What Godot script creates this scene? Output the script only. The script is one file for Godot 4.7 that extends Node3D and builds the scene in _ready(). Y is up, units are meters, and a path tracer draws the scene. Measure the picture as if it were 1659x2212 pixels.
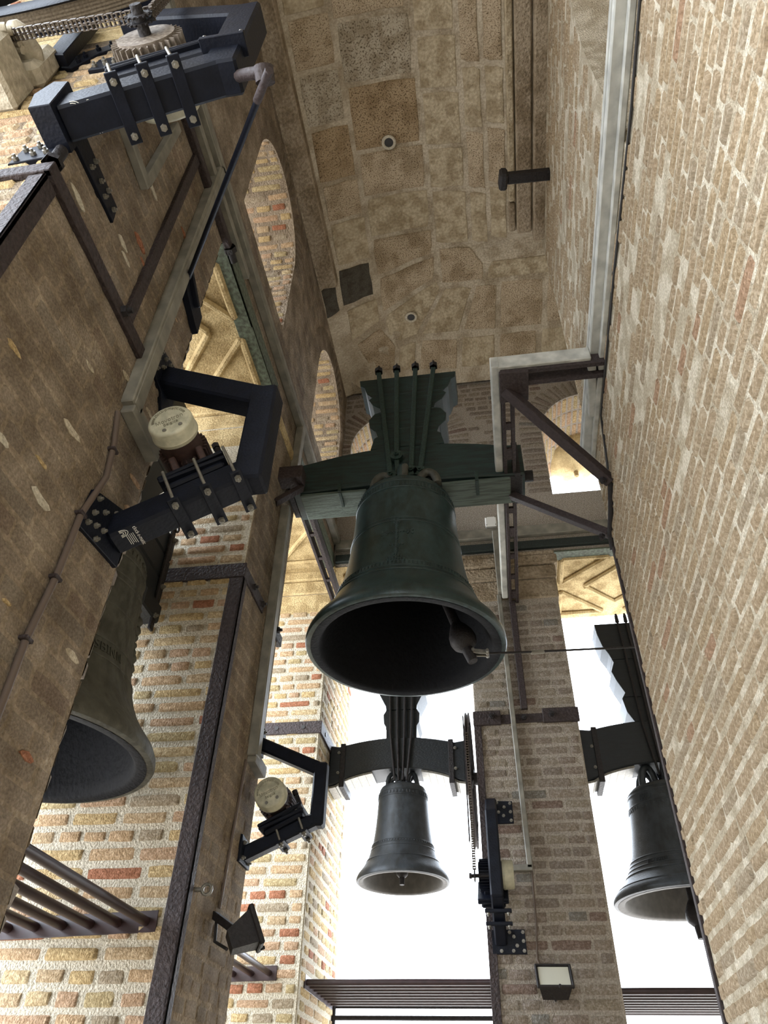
extends Node3D
# A brick bell chamber seen from its corridor floor: camera, sky and exposure first, then the shell, then the things in it.

const FLOOR_EYE := Vector3(0.0, 1.6, 0.0)
const LEFT := -1.65      # inner face of the outer wall on the left
const RIGHT := 1.0       # face of the core wall on the right
const FAR := -6.45       # inner face of the far outer wall
const THICK := 1.35      # thickness of the outer walls
const SOFFIT := 6.53     # underside of the flat lintels

var M := {}
var taken := {}
var brick_shapes := []
var stone_seed := 0


func _ready() -> void:
	setting_up()
	make_materials()
	build_shell()
	build_things()


func setting_up() -> void:
	var cam := Camera3D.new()
	cam.name = "camera"
	cam.fov = 69.812
	cam.near = 0.05
	cam.far = 400.0
	cam.transform = Transform3D(Basis(Vector3.UP, 0.16692) * Basis(Vector3.RIGHT, 0.71583) * Basis(Vector3.BACK, 0.02677), FLOOR_EYE)
	add_child(cam)
	cam.current = true
	var sky := ProceduralSkyMaterial.new()
	sky.sky_top_color = Color(0.90, 0.945, 1.0)
	sky.sky_horizon_color = Color(0.91, 0.95, 1.0)
	sky.sky_curve = 0.2
	sky.ground_bottom_color = Color(0.70, 0.70, 0.70)
	sky.ground_horizon_color = Color(0.76, 0.765, 0.775)
	sky.sun_angle_max = 1.0
	var env := Environment.new()
	env.background_mode = Environment.BG_SKY
	env.sky = Sky.new()
	env.sky.sky_material = sky
	env.background_energy_multiplier = 1.0
	env.tonemap_mode = Environment.TONE_MAPPER_LINEAR
	env.tonemap_exposure = 14.5
	env.sdfgi_enabled = true
	env.ssao_enabled = true
	env.ssil_enabled = true
	var we := WorldEnvironment.new()
	we.name = "world_environment"
	we.environment = env
	add_child(we)


# ---------------------------------------------------------------- shapes
class Shape:
	var v := PackedVector3Array()
	var n := PackedVector3Array()

	func tri(a: Vector3, b: Vector3, c: Vector3, na: Vector3, nb: Vector3, nc: Vector3) -> void:
		if (b - a).cross(c - a).dot(na + nb + nc) > 0.0:
			v.append_array([a, c, b])
			n.append_array([na, nc, nb])
		else:
			v.append_array([a, b, c])
			n.append_array([na, nb, nc])

	func flat(a: Vector3, b: Vector3, c: Vector3, out: Vector3) -> void:
		var f := (b - a).cross(c - a)
		if f.length_squared() < 1e-16:
			return
		f = f.normalized()
		if f.dot(out) < 0.0:
			f = -f
		tri(a, b, c, f, f, f)

	func quad(a: Vector3, b: Vector3, c: Vector3, d: Vector3, out: Vector3) -> void:
		flat(a, b, c, out)
		flat(a, c, d, out)

	# a box with chamfered edges
	func box(x: Transform3D, size: Vector3, c := 0.0) -> void:
		var h := size * 0.5
		c = minf(c, 0.45 * minf(size.x, minf(size.y, size.z)))
		var at := func(s: Vector3, a: int) -> Vector3:
			var p := Vector3.ZERO
			for k in 3:
				p[k] = s[k] * (h[k] if k == a else h[k] - c)
			return x * p
		for a in 3:
			var b := (a + 1) % 3
			var d := (a + 2) % 3
			for s in [-1.0, 1.0]:
				var q := []
				for t in [[-1, -1], [1, -1], [1, 1], [-1, 1]]:
					var g := Vector3.ZERO
					g[a] = s
					g[b] = t[0]
					g[d] = t[1]
					q.append(at.call(g, a))
				var o := Vector3.ZERO
				o[a] = s
				quad(q[0], q[1], q[2], q[3], x.basis * o)
			if c > 0.0:
				for s in [-1.0, 1.0]:
					for t in [-1.0, 1.0]:
						var g := Vector3.ZERO
						g[a] = s
						g[b] = t
						var g2 := g
						g[d] = 1.0
						g2[d] = -1.0
						var o := Vector3.ZERO
						o[a] = s
						o[b] = t
						quad(at.call(g, a), at.call(g2, a), at.call(g2, b), at.call(g, b), x.basis * o)
		if c > 0.0:
			for i in 8:
				var g := Vector3(1 if i & 1 else -1, 1 if i & 2 else -1, 1 if i & 4 else -1)
				flat(at.call(g, 0), at.call(g, 1), at.call(g, 2), x.basis * g)

	func block(lo: Vector3, hi: Vector3, c := 0.0) -> void:
		box(Transform3D(Basis(), (lo + hi) * 0.5), (hi - lo).abs(), c)

	# a bar of section w (along side) by h (along up) from a to b
	func bar(a: Vector3, b: Vector3, w: float, h: float, up := Vector3.UP, c := 0.0) -> void:
		var z := (b - a).normalized()
		if absf(z.dot(up.normalized())) > 0.99:
			up = Vector3.RIGHT if absf(z.x) < 0.9 else Vector3.BACK
		var x := up.cross(z).normalized()
		var y := z.cross(x)
		box(Transform3D(Basis(x, y, z), (a + b) * 0.5), Vector3(w, h, a.distance_to(b)), c)

	func cyl(a: Vector3, b: Vector3, r0: float, r1: float, seg := 16, caps := true) -> void:
		var z := (b - a).normalized()
		var x := z.cross(Vector3.UP if absf(z.y) < 0.9 else Vector3.RIGHT).normalized()
		var y := z.cross(x)
		for i in seg:
			var t0 := TAU * i / seg
			var t1 := TAU * (i + 1) / seg
			var d0 := x * cos(t0) + y * sin(t0)
			var d1 := x * cos(t1) + y * sin(t1)
			var s := z * ((r0 - r1) / maxf(a.distance_to(b), 1e-5))
			var n0 := (d0 + s).normalized()
			var n1 := (d1 + s).normalized()
			if r0 > 0.0:
				tri(a + d0 * r0, a + d1 * r0, b + d1 * r1, n0, n1, n1)
			if r1 > 0.0:
				tri(a + d0 * r0, b + d1 * r1, b + d0 * r1, n0, n1, n0)
			if caps:
				if r0 > 0.0:
					tri(a, a + d0 * r0, a + d1 * r0, -z, -z, -z)
				if r1 > 0.0:
					tri(b, b + d0 * r1, b + d1 * r1, z, z, z)

	# a hexagonal nut or bolt head
	func nut(at: Vector3, dir: Vector3, r: float, h: float) -> void:
		var z := dir.normalized()
		var x := z.cross(Vector3.UP if absf(z.y) < 0.9 else Vector3.RIGHT).normalized()
		var y := z.cross(x)
		for i in 6:
			var d0 := x * cos(TAU * i / 6.0) + y * sin(TAU * i / 6.0)
			var d1 := x * cos(TAU * (i + 1) / 6.0) + y * sin(TAU * (i + 1) / 6.0)
			quad(at + d0 * r, at + d1 * r, at + d1 * r + z * h, at + d0 * r + z * h, d0 + d1)
			flat(at + z * h, at + d0 * r + z * h, at + d1 * r + z * h, z)

	func bolt(at: Vector3, dir: Vector3, r: float) -> void:
		nut(at, dir, r, r * 0.9)
		cyl(at, at + dir.normalized() * r * 1.7, r * 0.5, r * 0.5, 8)

	func tube(path: Array, r: float, seg := 8, closed := false) -> void:
		var rings := []
		var dirs := []
		var count := path.size()
		var last := Vector3.ZERO
		for i in count:
			var p: Vector3 = path[i]
			var before: Vector3 = path[(i - 1 + count) % count] if closed or i > 0 else p
			var after: Vector3 = path[(i + 1) % count] if closed or i < count - 1 else p
			var z := (after - before).normalized()
			var x: Vector3
			if last == Vector3.ZERO:
				x = z.cross(Vector3.UP if absf(z.y) < 0.9 else Vector3.RIGHT).normalized()
			else:
				x = (last - z * last.dot(z)).normalized()
			last = x
			var y := z.cross(x)
			var ring := []
			var dd := []
			for k in seg:
				var d := x * cos(TAU * k / seg) + y * sin(TAU * k / seg)
				ring.append(p + d * r)
				dd.append(d)
			rings.append(ring)
			dirs.append(dd)
		for i in (count if closed else count - 1):
			var j := (i + 1) % count
			for k in seg:
				var l := (k + 1) % seg
				tri(rings[i][k], rings[i][l], rings[j][l], dirs[i][k], dirs[i][l], dirs[j][l])
				tri(rings[i][k], rings[j][l], rings[j][k], dirs[i][k], dirs[j][l], dirs[j][k])
		if not closed:
			for e in [0, count - 1]:
				var o: Vector3 = (path[0] - path[1]) if e == 0 else (path[count - 1] - path[count - 2])
				for k in range(1, seg - 1):
					flat(rings[e][0], rings[e][k], rings[e][k + 1], o)

	# a profile of (radius, height) turned round the y axis of x
	func lathe(prof: Array, seg: int, x: Transform3D) -> void:
		var ns := []
		for i in prof.size() - 1:
			var d: Vector2 = prof[i + 1] - prof[i]
			ns.append(Vector2(d.y, -d.x).normalized())
		for i in prof.size() - 1:
			var n0: Vector2 = ns[i]
			var n1: Vector2 = ns[i]
			if i > 0 and ns[i - 1].dot(ns[i]) > 0.7:
				n0 = (ns[i - 1] + ns[i]).normalized()
			if i < prof.size() - 2 and ns[i + 1].dot(ns[i]) > 0.7:
				n1 = (ns[i + 1] + ns[i]).normalized()
			var p0: Vector2 = prof[i]
			var p1: Vector2 = prof[i + 1]
			for k in seg:
				var c0 := Vector2(cos(TAU * k / seg), sin(TAU * k / seg))
				var c1 := Vector2(cos(TAU * (k + 1) / seg), sin(TAU * (k + 1) / seg))
				var q := [Vector3(p0.x * c0.x, p0.y, p0.x * c0.y), Vector3(p0.x * c1.x, p0.y, p0.x * c1.y), Vector3(p1.x * c1.x, p1.y, p1.x * c1.y), Vector3(p1.x * c0.x, p1.y, p1.x * c0.y)]
				var m := [Vector3(n0.x * c0.x, n0.y, n0.x * c0.y), Vector3(n0.x * c1.x, n0.y, n0.x * c1.y), Vector3(n1.x * c1.x, n1.y, n1.x * c1.y), Vector3(n1.x * c0.x, n1.y, n1.x * c0.y)]
				for t in 4:
					q[t] = x * q[t]
					m[t] = (x.basis * m[t]).normalized()
				if p0.x > 1e-5:
					tri(q[0], q[1], q[2], m[0], m[1], m[2])
				if p1.x > 1e-5:
					tri(q[0], q[2], q[3], m[0], m[2], m[3])

	# an outline in the xy plane of x, pushed out along its z from z0 to z1
	func prism(poly: PackedVector2Array, z0: float, z1: float, x: Transform3D, chamfer := 0.0) -> void:
		var tris := Geometry2D.triangulate_polygon(poly)
		var small := poly
		if chamfer > 0.0:
			var cut := Geometry2D.offset_polygon(poly, -chamfer, Geometry2D.JOIN_MITER)
			if cut.size() == 1 and cut[0].size() == poly.size():
				small = cut[0]
				var best := 0
				for i in small.size():
					if small[i].distance_to(poly[0]) < small[best].distance_to(poly[0]):
						best = i
				var turned := PackedVector2Array()
				for i in small.size():
					turned.append(small[(i + best) % small.size()])
				small = turned
			else:
				chamfer = 0.0
		var s := signf(z1 - z0)
		for i in range(0, tris.size(), 3):
			var a := poly[tris[i]]
			var b := poly[tris[i + 1]]
			var c := poly[tris[i + 2]]
			flat(x * Vector3(a.x, a.y, z0), x * Vector3(b.x, b.y, z0), x * Vector3(c.x, c.y, z0), x.basis * Vector3(0, 0, -s))
			a = small[tris[i]]
			b = small[tris[i + 1]]
			c = small[tris[i + 2]]
			flat(x * Vector3(a.x, a.y, z1), x * Vector3(b.x, b.y, z1), x * Vector3(c.x, c.y, z1), x.basis * Vector3(0, 0, s))
		var turn := -1.0 if Geometry2D.is_polygon_clockwise(poly) else 1.0
		for i in poly.size():
			var j := (i + 1) % poly.size()
			var a := poly[i]
			var b := poly[j]
			var o := Vector3(b.y - a.y, a.x - b.x, 0) * turn
			var zc := z1 - s * chamfer
			quad(x * Vector3(a.x, a.y, z0), x * Vector3(b.x, b.y, z0), x * Vector3(b.x, b.y, zc), x * Vector3(a.x, a.y, zc), x.basis * o)
			if chamfer > 0.0:
				var c := small[i]
				var d := small[j]
				quad(x * Vector3(a.x, a.y, zc), x * Vector3(b.x, b.y, zc), x * Vector3(d.x, d.y, z1), x * Vector3(c.x, c.y, z1), x.basis * (o.normalized() + Vector3(0, 0, s)))

	func ball(at: Vector3, r: Vector3, seg := 14) -> void:
		var prof := []
		for i in seg / 2 + 1:
			var t := -PI / 2 + PI * i / (seg / 2)
			prof.append(Vector2(cos(t), sin(t)))
		var b := Shape.new()
		b.lathe(prof, seg, Transform3D())
		for i in b.v.size():
			b.v[i] = at + b.v[i] * r
			b.n[i] = (b.n[i] / r).normalized()
		v.append_array(b.v)
		n.append_array(b.n)

	func join(o: Shape, x := Transform3D()) -> void:
		var nb := x.basis.inverse().transposed()
		for i in o.v.size():
			v.append(x * o.v[i])
			n.append((nb * o.n[i]).normalized())

	func mesh() -> ArrayMesh:
		var a := []
		a.resize(Mesh.ARRAY_MAX)
		a[Mesh.ARRAY_VERTEX] = v
		a[Mesh.ARRAY_NORMAL] = n
		var m := ArrayMesh.new()
		m.add_surface_from_arrays(Mesh.PRIMITIVE_TRIANGLES, a)
		return m


# ---------------------------------------------------------------- nodes
func numbered(called: String) -> String:
	if not taken.has(called):
		taken[called] = 0
		return called
	taken[called] += 1
	return "%s_%03d" % [called, taken[called]]


func tag(o: Node3D, label: String, category: String, group := "") -> Node3D:
	o.set_meta("label", label)
	o.set_meta("category", category)
	if group:
		o.set_meta("group", group)
	return o


func thing(called: String, label: String, category: String, at := Vector3.ZERO, group := "") -> Node3D:
	var o := Node3D.new()
	o.name = numbered(called)
	add_child(o)
	o.position = at
	return tag(o, label, category, group)


func structure(called: String, label: String) -> Node3D:
	var o := Node3D.new()
	o.name = called
	add_child(o)
	o.set_meta("kind", "structure")
	o.set_meta("label", label)
	return o


# one mesh under a parent; the shape is given in world metres and kept relative to the parent's place
func part(parent: Node, called: String, s: Shape, m: Material) -> MeshInstance3D:
	var o := MeshInstance3D.new()
	o.name = called
	if parent == self:
		o.name = numbered(called)
	var base := Vector3.ZERO
	var p := parent
	while p is Node3D and p != self:
		base += p.position
		p = p.get_parent()
	if base != Vector3.ZERO:
		for i in s.v.size():
			s.v[i] -= base
	o.mesh = s.mesh()
	o.material_override = m
	parent.add_child(o, true)
	return o


func rng(n: int) -> RandomNumberGenerator:
	var r := RandomNumberGenerator.new()
	r.seed = n
	return r


# ---------------------------------------------------------------- materials
func noise_texture(n: int, kind: int, freq: float, octaves: int, lo: Color, hi: Color, bump := 0.0, size := 512, mid := -1.0) -> NoiseTexture2D:
	var f := FastNoiseLite.new()
	f.seed = n
	f.noise_type = kind
	f.frequency = freq
	f.fractal_octaves = octaves
	var t := NoiseTexture2D.new()
	t.width = size
	t.height = size
	t.seamless = true
	t.noise = f
	if bump > 0.0:
		t.as_normal_map = true
		t.bump_strength = bump
	else:
		var g := Gradient.new()
		g.set_color(0, lo)
		g.set_color(1, hi)
		if mid > 0.0:
			g.set_offset(0, mid)
			g.set_offset(1, minf(1.0, mid + 0.28))
		t.color_ramp = g
	return t


var T := {}


func mk(c: Color, rough: float, grain := "", scale := Vector3(2, 2, 2), bump := "", depth := 1.0, metal := 0.0, stain := "", stain_scale := Vector3(0.4, 0.4, 0.4), spec := 0.5) -> StandardMaterial3D:
	var m := StandardMaterial3D.new()
	m.albedo_color = c
	m.roughness = rough
	m.metallic = metal
	m.metallic_specular = spec
	if grain or bump:
		m.uv1_triplanar = true
		m.uv1_world_triplanar = true
		m.uv1_scale = scale
	if grain:
		m.albedo_texture = T[grain]
	if bump:
		m.normal_enabled = true
		m.normal_texture = T[bump]
		m.normal_scale = depth
	if stain:
		m.detail_enabled = true
		m.detail_blend_mode = BaseMaterial3D.BLEND_MODE_MUL
		m.detail_albedo = T[stain]
		m.detail_uv_layer = BaseMaterial3D.DETAIL_UV_2
		m.uv2_triplanar = true
		m.uv2_world_triplanar = true
		m.uv2_scale = stain_scale
	return m


func rgb8(r: int, g: int, b: int) -> Color:
	return Color8(r, g, b)


func make_materials() -> void:
	T.grain = noise_texture(1, FastNoiseLite.TYPE_SIMPLEX_SMOOTH, 0.03, 5, Color(0.74, 0.73, 0.71), Color(1, 1, 1))
	T.pores = noise_texture(2, FastNoiseLite.TYPE_SIMPLEX_SMOOTH, 0.07, 3, Color(0.45, 0.41, 0.36), Color(1, 1, 1), 0.0, 512, 0.16)
	T.blotch = noise_texture(3, FastNoiseLite.TYPE_SIMPLEX_SMOOTH, 0.008, 5, Color(0.84, 0.82, 0.79), Color(1, 1, 1), 0.0, 512, 0.30)
	T.streak = noise_texture(4, FastNoiseLite.TYPE_SIMPLEX_SMOOTH, 0.015, 5, Color(0.78, 0.77, 0.75), Color(1, 1, 1), 0.0, 512, 0.3)
	T.flake = noise_texture(5, FastNoiseLite.TYPE_SIMPLEX_SMOOTH, 0.02, 4, Color(0.86, 0.84, 0.81), Color(1, 1, 1), 0.0, 512, 0.42)
	T.soil = noise_texture(15, FastNoiseLite.TYPE_SIMPLEX_SMOOTH, 0.012, 5, Color(0.66, 0.635, 0.61), Color(1, 1, 1))
	T.rough = noise_texture(6, FastNoiseLite.TYPE_SIMPLEX_SMOOTH, 0.04, 5, Color.BLACK, Color.WHITE, 10.0)
	T.fine = noise_texture(7, FastNoiseLite.TYPE_SIMPLEX_SMOOTH, 0.12, 4, Color.BLACK, Color.WHITE, 6.0)
	T.wear = noise_texture(8, FastNoiseLite.TYPE_SIMPLEX_SMOOTH, 0.02, 5, Color(0.7, 0.7, 0.7), Color(1, 1, 1))
	T.rust = noise_texture(9, FastNoiseLite.TYPE_SIMPLEX_SMOOTH, 0.03, 5, Color(0.55, 0.50, 0.48), Color(1, 1, 1))
	# brick tones for each kind of wall; one brick, light and shade put into lit and core tones, dirty ones soiled
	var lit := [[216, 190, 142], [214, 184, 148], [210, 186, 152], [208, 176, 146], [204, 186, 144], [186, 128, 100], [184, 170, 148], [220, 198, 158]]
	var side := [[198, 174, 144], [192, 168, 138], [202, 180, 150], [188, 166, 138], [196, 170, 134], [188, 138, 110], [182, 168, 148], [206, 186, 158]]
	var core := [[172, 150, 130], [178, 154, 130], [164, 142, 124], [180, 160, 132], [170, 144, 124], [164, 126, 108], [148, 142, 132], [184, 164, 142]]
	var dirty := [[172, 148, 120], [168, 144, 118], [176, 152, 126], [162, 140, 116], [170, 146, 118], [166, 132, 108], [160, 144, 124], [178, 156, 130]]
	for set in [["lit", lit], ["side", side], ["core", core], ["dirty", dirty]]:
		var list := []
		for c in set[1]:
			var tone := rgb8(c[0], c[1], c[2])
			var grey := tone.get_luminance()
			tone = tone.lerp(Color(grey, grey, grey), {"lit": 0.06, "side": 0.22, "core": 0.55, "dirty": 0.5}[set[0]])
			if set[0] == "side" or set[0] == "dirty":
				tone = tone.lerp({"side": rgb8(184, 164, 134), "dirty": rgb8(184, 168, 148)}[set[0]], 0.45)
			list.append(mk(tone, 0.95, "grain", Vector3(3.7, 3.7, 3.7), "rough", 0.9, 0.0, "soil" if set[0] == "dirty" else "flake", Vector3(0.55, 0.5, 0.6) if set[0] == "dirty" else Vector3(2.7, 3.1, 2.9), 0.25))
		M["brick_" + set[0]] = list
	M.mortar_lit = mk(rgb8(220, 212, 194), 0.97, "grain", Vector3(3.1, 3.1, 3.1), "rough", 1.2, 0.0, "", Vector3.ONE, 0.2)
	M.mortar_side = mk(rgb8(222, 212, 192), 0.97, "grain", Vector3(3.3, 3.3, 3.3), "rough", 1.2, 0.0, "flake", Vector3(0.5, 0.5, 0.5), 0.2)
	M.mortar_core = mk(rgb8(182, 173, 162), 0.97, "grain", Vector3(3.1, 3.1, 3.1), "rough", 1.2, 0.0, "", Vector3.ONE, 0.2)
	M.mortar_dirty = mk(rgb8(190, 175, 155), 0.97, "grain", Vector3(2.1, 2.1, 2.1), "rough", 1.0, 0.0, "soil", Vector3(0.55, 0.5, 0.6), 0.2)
	M.plaster = mk(rgb8(176, 161, 140), 0.95, "grain", Vector3(1.4, 1.4, 1.4), "rough", 0.8, 0.0, "blotch", Vector3(0.5, 0.4, 0.5), 0.2)
	M.stone = mk(rgb8(182, 166, 142), 0.95, "pores", Vector3(1.5, 1.5, 1.5), "rough", 0.8, 0.0, "blotch", Vector3(0.6, 0.6, 0.6), 0.2)
	M.stone_pale = mk(rgb8(204, 190, 164), 0.95, "grain", Vector3(1.5, 1.5, 1.5), "rough", 0.7, 0.0, "blotch", Vector3(0.9, 0.9, 0.9), 0.2)
	M.stone_brown = mk(rgb8(164, 144, 116), 0.95, "pores", Vector3(1.3, 1.3, 1.3), "rough", 0.8, 0.0, "blotch", Vector3(0.7, 0.7, 0.7), 0.2)
	M.stone_grey = mk(rgb8(176, 166, 148), 0.95, "pores", Vector3(1.1, 1.1, 1.1), "rough", 0.8, 0.0, "blotch", Vector3(0.8, 0.8, 0.8), 0.2)
	M.stone_dark = mk(rgb8(92, 88, 80), 0.95, "grain", Vector3(2.5, 2.5, 2.5), "rough", 0.7, 0.0, "blotch", Vector3(1.5, 1.5, 1.5), 0.2)
	M.stone_white = mk(rgb8(205, 198, 182), 0.9, "grain", Vector3(1.2, 1.2, 1.2), "fine", 0.3, 0.0, "", Vector3.ONE, 0.2)
	M.lintel_stone = mk(rgb8(224, 202, 156), 0.95, "grain", Vector3(2.6, 2.6, 2.6), "rough", 0.6, 0.0, "blotch", Vector3(0.8, 0.8, 0.8), 0.2)
	M.joint = mk(rgb8(206, 194, 174), 0.97, "grain", Vector3(2, 2, 2), "rough", 0.6, 0.0, "blotch", Vector3(0.5, 0.5, 0.5), 0.2)
	M.paving = mk(rgb8(200, 184, 160), 0.9, "grain", Vector3(1, 1, 1), "", 1.0, 0.0, "", Vector3.ONE, 0.3)
	M.bronze = mk(rgb8(66, 72, 78), 0.5, "wear", Vector3(1.4, 1.0, 1.4), "fine", 0.15, 0.15, "streak", Vector3(1.2, 0.5, 1.2))
	M.bronze_green = mk(rgb8(56, 76, 76), 0.38, "wear", Vector3(1.4, 1.0, 1.4), "fine", 0.12, 0.15, "streak", Vector3(1.2, 0.5, 1.2))
	M.bronze_old = mk(rgb8(96, 95, 85), 0.62, "wear", Vector3(1.4, 1.0, 1.4), "rough", 0.25, 0.2, "streak", Vector3(1.2, 0.5, 1.2))
	M.steel = mk(rgb8(20, 24, 36), 0.5, "wear", Vector3(0.8, 0.8, 0.8), "fine", 0.08, 0.0, "", Vector3.ONE, 0.3)
	M.iron = mk(rgb8(66, 55, 55), 0.7, "rust", Vector3(2, 2, 2), "rough", 0.5, 0.1)
	M.iron_dark = mk(rgb8(40, 36, 38), 0.65, "rust", Vector3(2, 2, 2), "rough", 0.4, 0.1)
	M.bar_paint = mk(rgb8(58, 40, 42), 0.4, "wear", Vector3(1, 1, 1), "", 1.0, 0.0)
	M.zinc = mk(rgb8(150, 146, 136), 0.45, "wear", Vector3(3, 3, 3), "", 1.0, 0.5)
	M.duct = mk(rgb8(140, 136, 124), 0.5, "wear", Vector3(0.6, 0.6, 0.6), "", 1.0, 0.0)
	M.duct_pale = mk(rgb8(204, 204, 196), 0.5, "wear", Vector3(0.6, 0.6, 0.6), "", 1.0, 0.0)
	M.cap = mk(rgb8(206, 202, 176), 0.45, "wear", Vector3(1.5, 1.5, 1.5))
	M.wood = mk(rgb8(24, 50, 47), 0.55, "wear", Vector3(0.5, 4, 4), "fine", 0.2, 0.0, "streak", Vector3(0.3, 2.5, 2.5))
	M.wood_worn = mk(rgb8(84, 96, 88), 0.75, "streak", Vector3(0.35, 5, 5), "fine", 0.4)
	M.wood_black = mk(rgb8(22, 28, 33), 0.55, "wear", Vector3(0.5, 4, 4), "fine", 0.2)
	M.iron_green = mk(rgb8(40, 66, 58), 0.6, "rust", Vector3(3, 3, 3), "rough", 0.5, 0.1)
	M.copper = mk(rgb8(108, 122, 104), 0.7, "rust", Vector3(1.5, 1.5, 1.5), "fine", 0.2)
	M.beam_green = mk(rgb8(34, 48, 44), 0.7, "rust", Vector3(3, 3, 3), "rough", 0.5)
	M.cable = mk(rgb8(88, 74, 64), 0.7)
	M.wire = mk(rgb8(40, 38, 38), 0.6)
	M.brown_motor = mk(rgb8(70, 48, 42), 0.6, "wear", Vector3(3, 3, 3))
	M.white = mk(rgb8(225, 225, 220), 0.6)
	M.ink = mk(rgb8(120, 116, 98), 0.7)
	M.chalk = mk(rgb8(150, 150, 145), 0.9)
	M.lamp_glass = mk(rgb8(196, 194, 178), 0.25)
	M.chain = mk(rgb8(112, 104, 94), 0.5, "rust", Vector3(4, 4, 4), "", 1.0, 0.4)
	M.bronze_in = mk(rgb8(96, 92, 86), 0.7, "wear", Vector3(1.4, 1.0, 1.4))
	M.motor_grey = mk(rgb8(150, 142, 130), 0.7, "rust", Vector3(2, 2, 2))
	M.hollow_shade = mk(rgb8(14, 16, 21), 0.75, "wear", Vector3(1.4, 1.0, 1.4), "rough", 0.3, 0.0, "", Vector3.ONE, 0.3)  # near-black: shade inside the bells and under their lips, put into the colour
	M.rope = mk(rgb8(120, 108, 92), 0.9, "streak", Vector3(8, 8, 8))


# ---------------------------------------------------------------- masonry
# a few lumpy brick faces, one unit wide, high and deep, lying in the xy plane with z outwards
func make_brick_shapes() -> void:
	for k in 9:
		var r := rng(100 + k)
		var nx := 5
		var ny := 4
		var xs := [-0.5, -0.44, 0.0, 0.44, 0.5]
		var ys := [-0.5, -0.36, 0.36, 0.5]
		var chip := k >= 5
		var p := []
		for j in ny:
			var row := []
			for i in nx:
				var edge: bool = i == 0 or j == 0 or i == nx - 1 or j == ny - 1
				var q := Vector3(xs[i] + r.randf_range(-0.025, 0.025), ys[j] + r.randf_range(-0.06, 0.06), -0.35 if edge else 1.0 + r.randf_range(-0.3, 0.22))
				if (i == 0 or i == nx - 1) and (j == 0 or j == ny - 1):
					q *= Vector3(r.randf_range(0.955, 0.99), r.randf_range(0.82, 0.95), 1)
				elif (i == 1 or i == nx - 2) and (j == 1 or j == ny - 2):
					q *= Vector3(0.99, 0.97, 1)
				if chip and r.randf() < 0.25:
					q.z -= 0.35
				row.append(q)
			p.append(row)
		var acc := []
		for j in ny:
			var row := []
			for i in nx:
				var a: Vector3 = p[j][maxi(i - 1, 0)]
				var b: Vector3 = p[j][mini(i + 1, nx - 1)]
				var c: Vector3 = p[maxi(j - 1, 0)][i]
				var d: Vector3 = p[mini(j + 1, ny - 1)][i]
				var m := (b - a).cross(d - c).normalized()
				m.z = maxf(m.z, 0.45)
				row.append(m.normalized())
			acc.append(row)
		var s := Shape.new()
		for j in ny - 1:
			for i in nx - 1:
				for q in [[[0, 0], [1, 1], [1, 0]], [[0, 0], [0, 1], [1, 1]]]:
					for c in q:
						s.v.append(p[j + c[1]][i + c[0]])
						s.n.append(acc[j + c[1]][i + c[0]])
		brick_shapes.append({"shape": s, "mesh": s.mesh()})


# lays courses on a face: at is its lower left corner seen from outside, u runs along it, n out of it. Returns the bricks.
func lay(at: Vector3, u: Vector3, n: Vector3, w: float, h: float, set: String, o := {}) -> Array:
	var r := rng(o.get("seed", 1))
	var course: float = o.get("course", 0.0945)
	var joint: float = o.get("joint", 0.032)
	var long: float = o.get("long", 0.29)
	var deep: float = o.get("deep", 0.014)
	var red: float = o.get("red", 0.06)
	var keep: Array = o.get("keep", [])        # outlines in the face's own plane where no brick may stand
	var inside: PackedVector2Array = o.get("inside", PackedVector2Array())
	var out := []
	var rows := int(h / course)
	for j in rows:
		var y := (j + 0.5) * course
		var x := -r.randf_range(0.0, long)
		var dice := r.randf()
		while x < w:
			var len: float = long * r.randf_range(0.86, 1.08)
			if dice < 0.3 or r.randf() < 0.28:
				len *= r.randf_range(0.42, 0.55)
			var a := maxf(x, joint * 0.3)
			var b := minf(x + len, w - joint * 0.3)
			var jt: float = float(o.get("head", joint)) * r.randf_range(0.6, 1.1)
			x += len + jt
			if b - a < 0.05:
				continue
			var tone := r.randi() % 5
			if r.randf() < red:
				tone = 5
			elif r.randf() < 0.22:
				tone = 6 + r.randi() % 2
			var kind := r.randi() % int(o.get("kinds", 9))
			var mid := Vector2((a + b) * 0.5, y)
			var bad := false
			for k in keep:
				for q in [mid, Vector2(a, y), Vector2(b, y)]:
					if Geometry2D.is_point_in_polygon(q, k):
						bad = true
			if inside.size() and not (Geometry2D.is_point_in_polygon(Vector2(a, y - course * 0.4), inside) and Geometry2D.is_point_in_polygon(Vector2(b, y + course * 0.4), inside) and Geometry2D.is_point_in_polygon(Vector2(a, y + course * 0.4), inside) and Geometry2D.is_point_in_polygon(Vector2(b, y - course * 0.4), inside)):
				bad = true
			var high: float = (course - joint) * r.randf_range(0.9, 1.1)
			var d: float = deep * r.randf_range(0.6, 1.3)
			if bad or r.randf() < float(o.get("bare", 0.0)) + (float(o.get("bare_high", 0.0)) if (at.y + y) > 4.9 + 0.8 * sin(mid.x * 2.3) else 0.0):
				continue
			out.append({"at": at + u * mid.x + Vector3.UP * (y + r.randf_range(-0.004, 0.004)), "u": u, "up": Vector3.UP, "n": n, "size": Vector3(b - a, high, d), "tone": tone, "kind": kind, "set": set})
	return out


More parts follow.
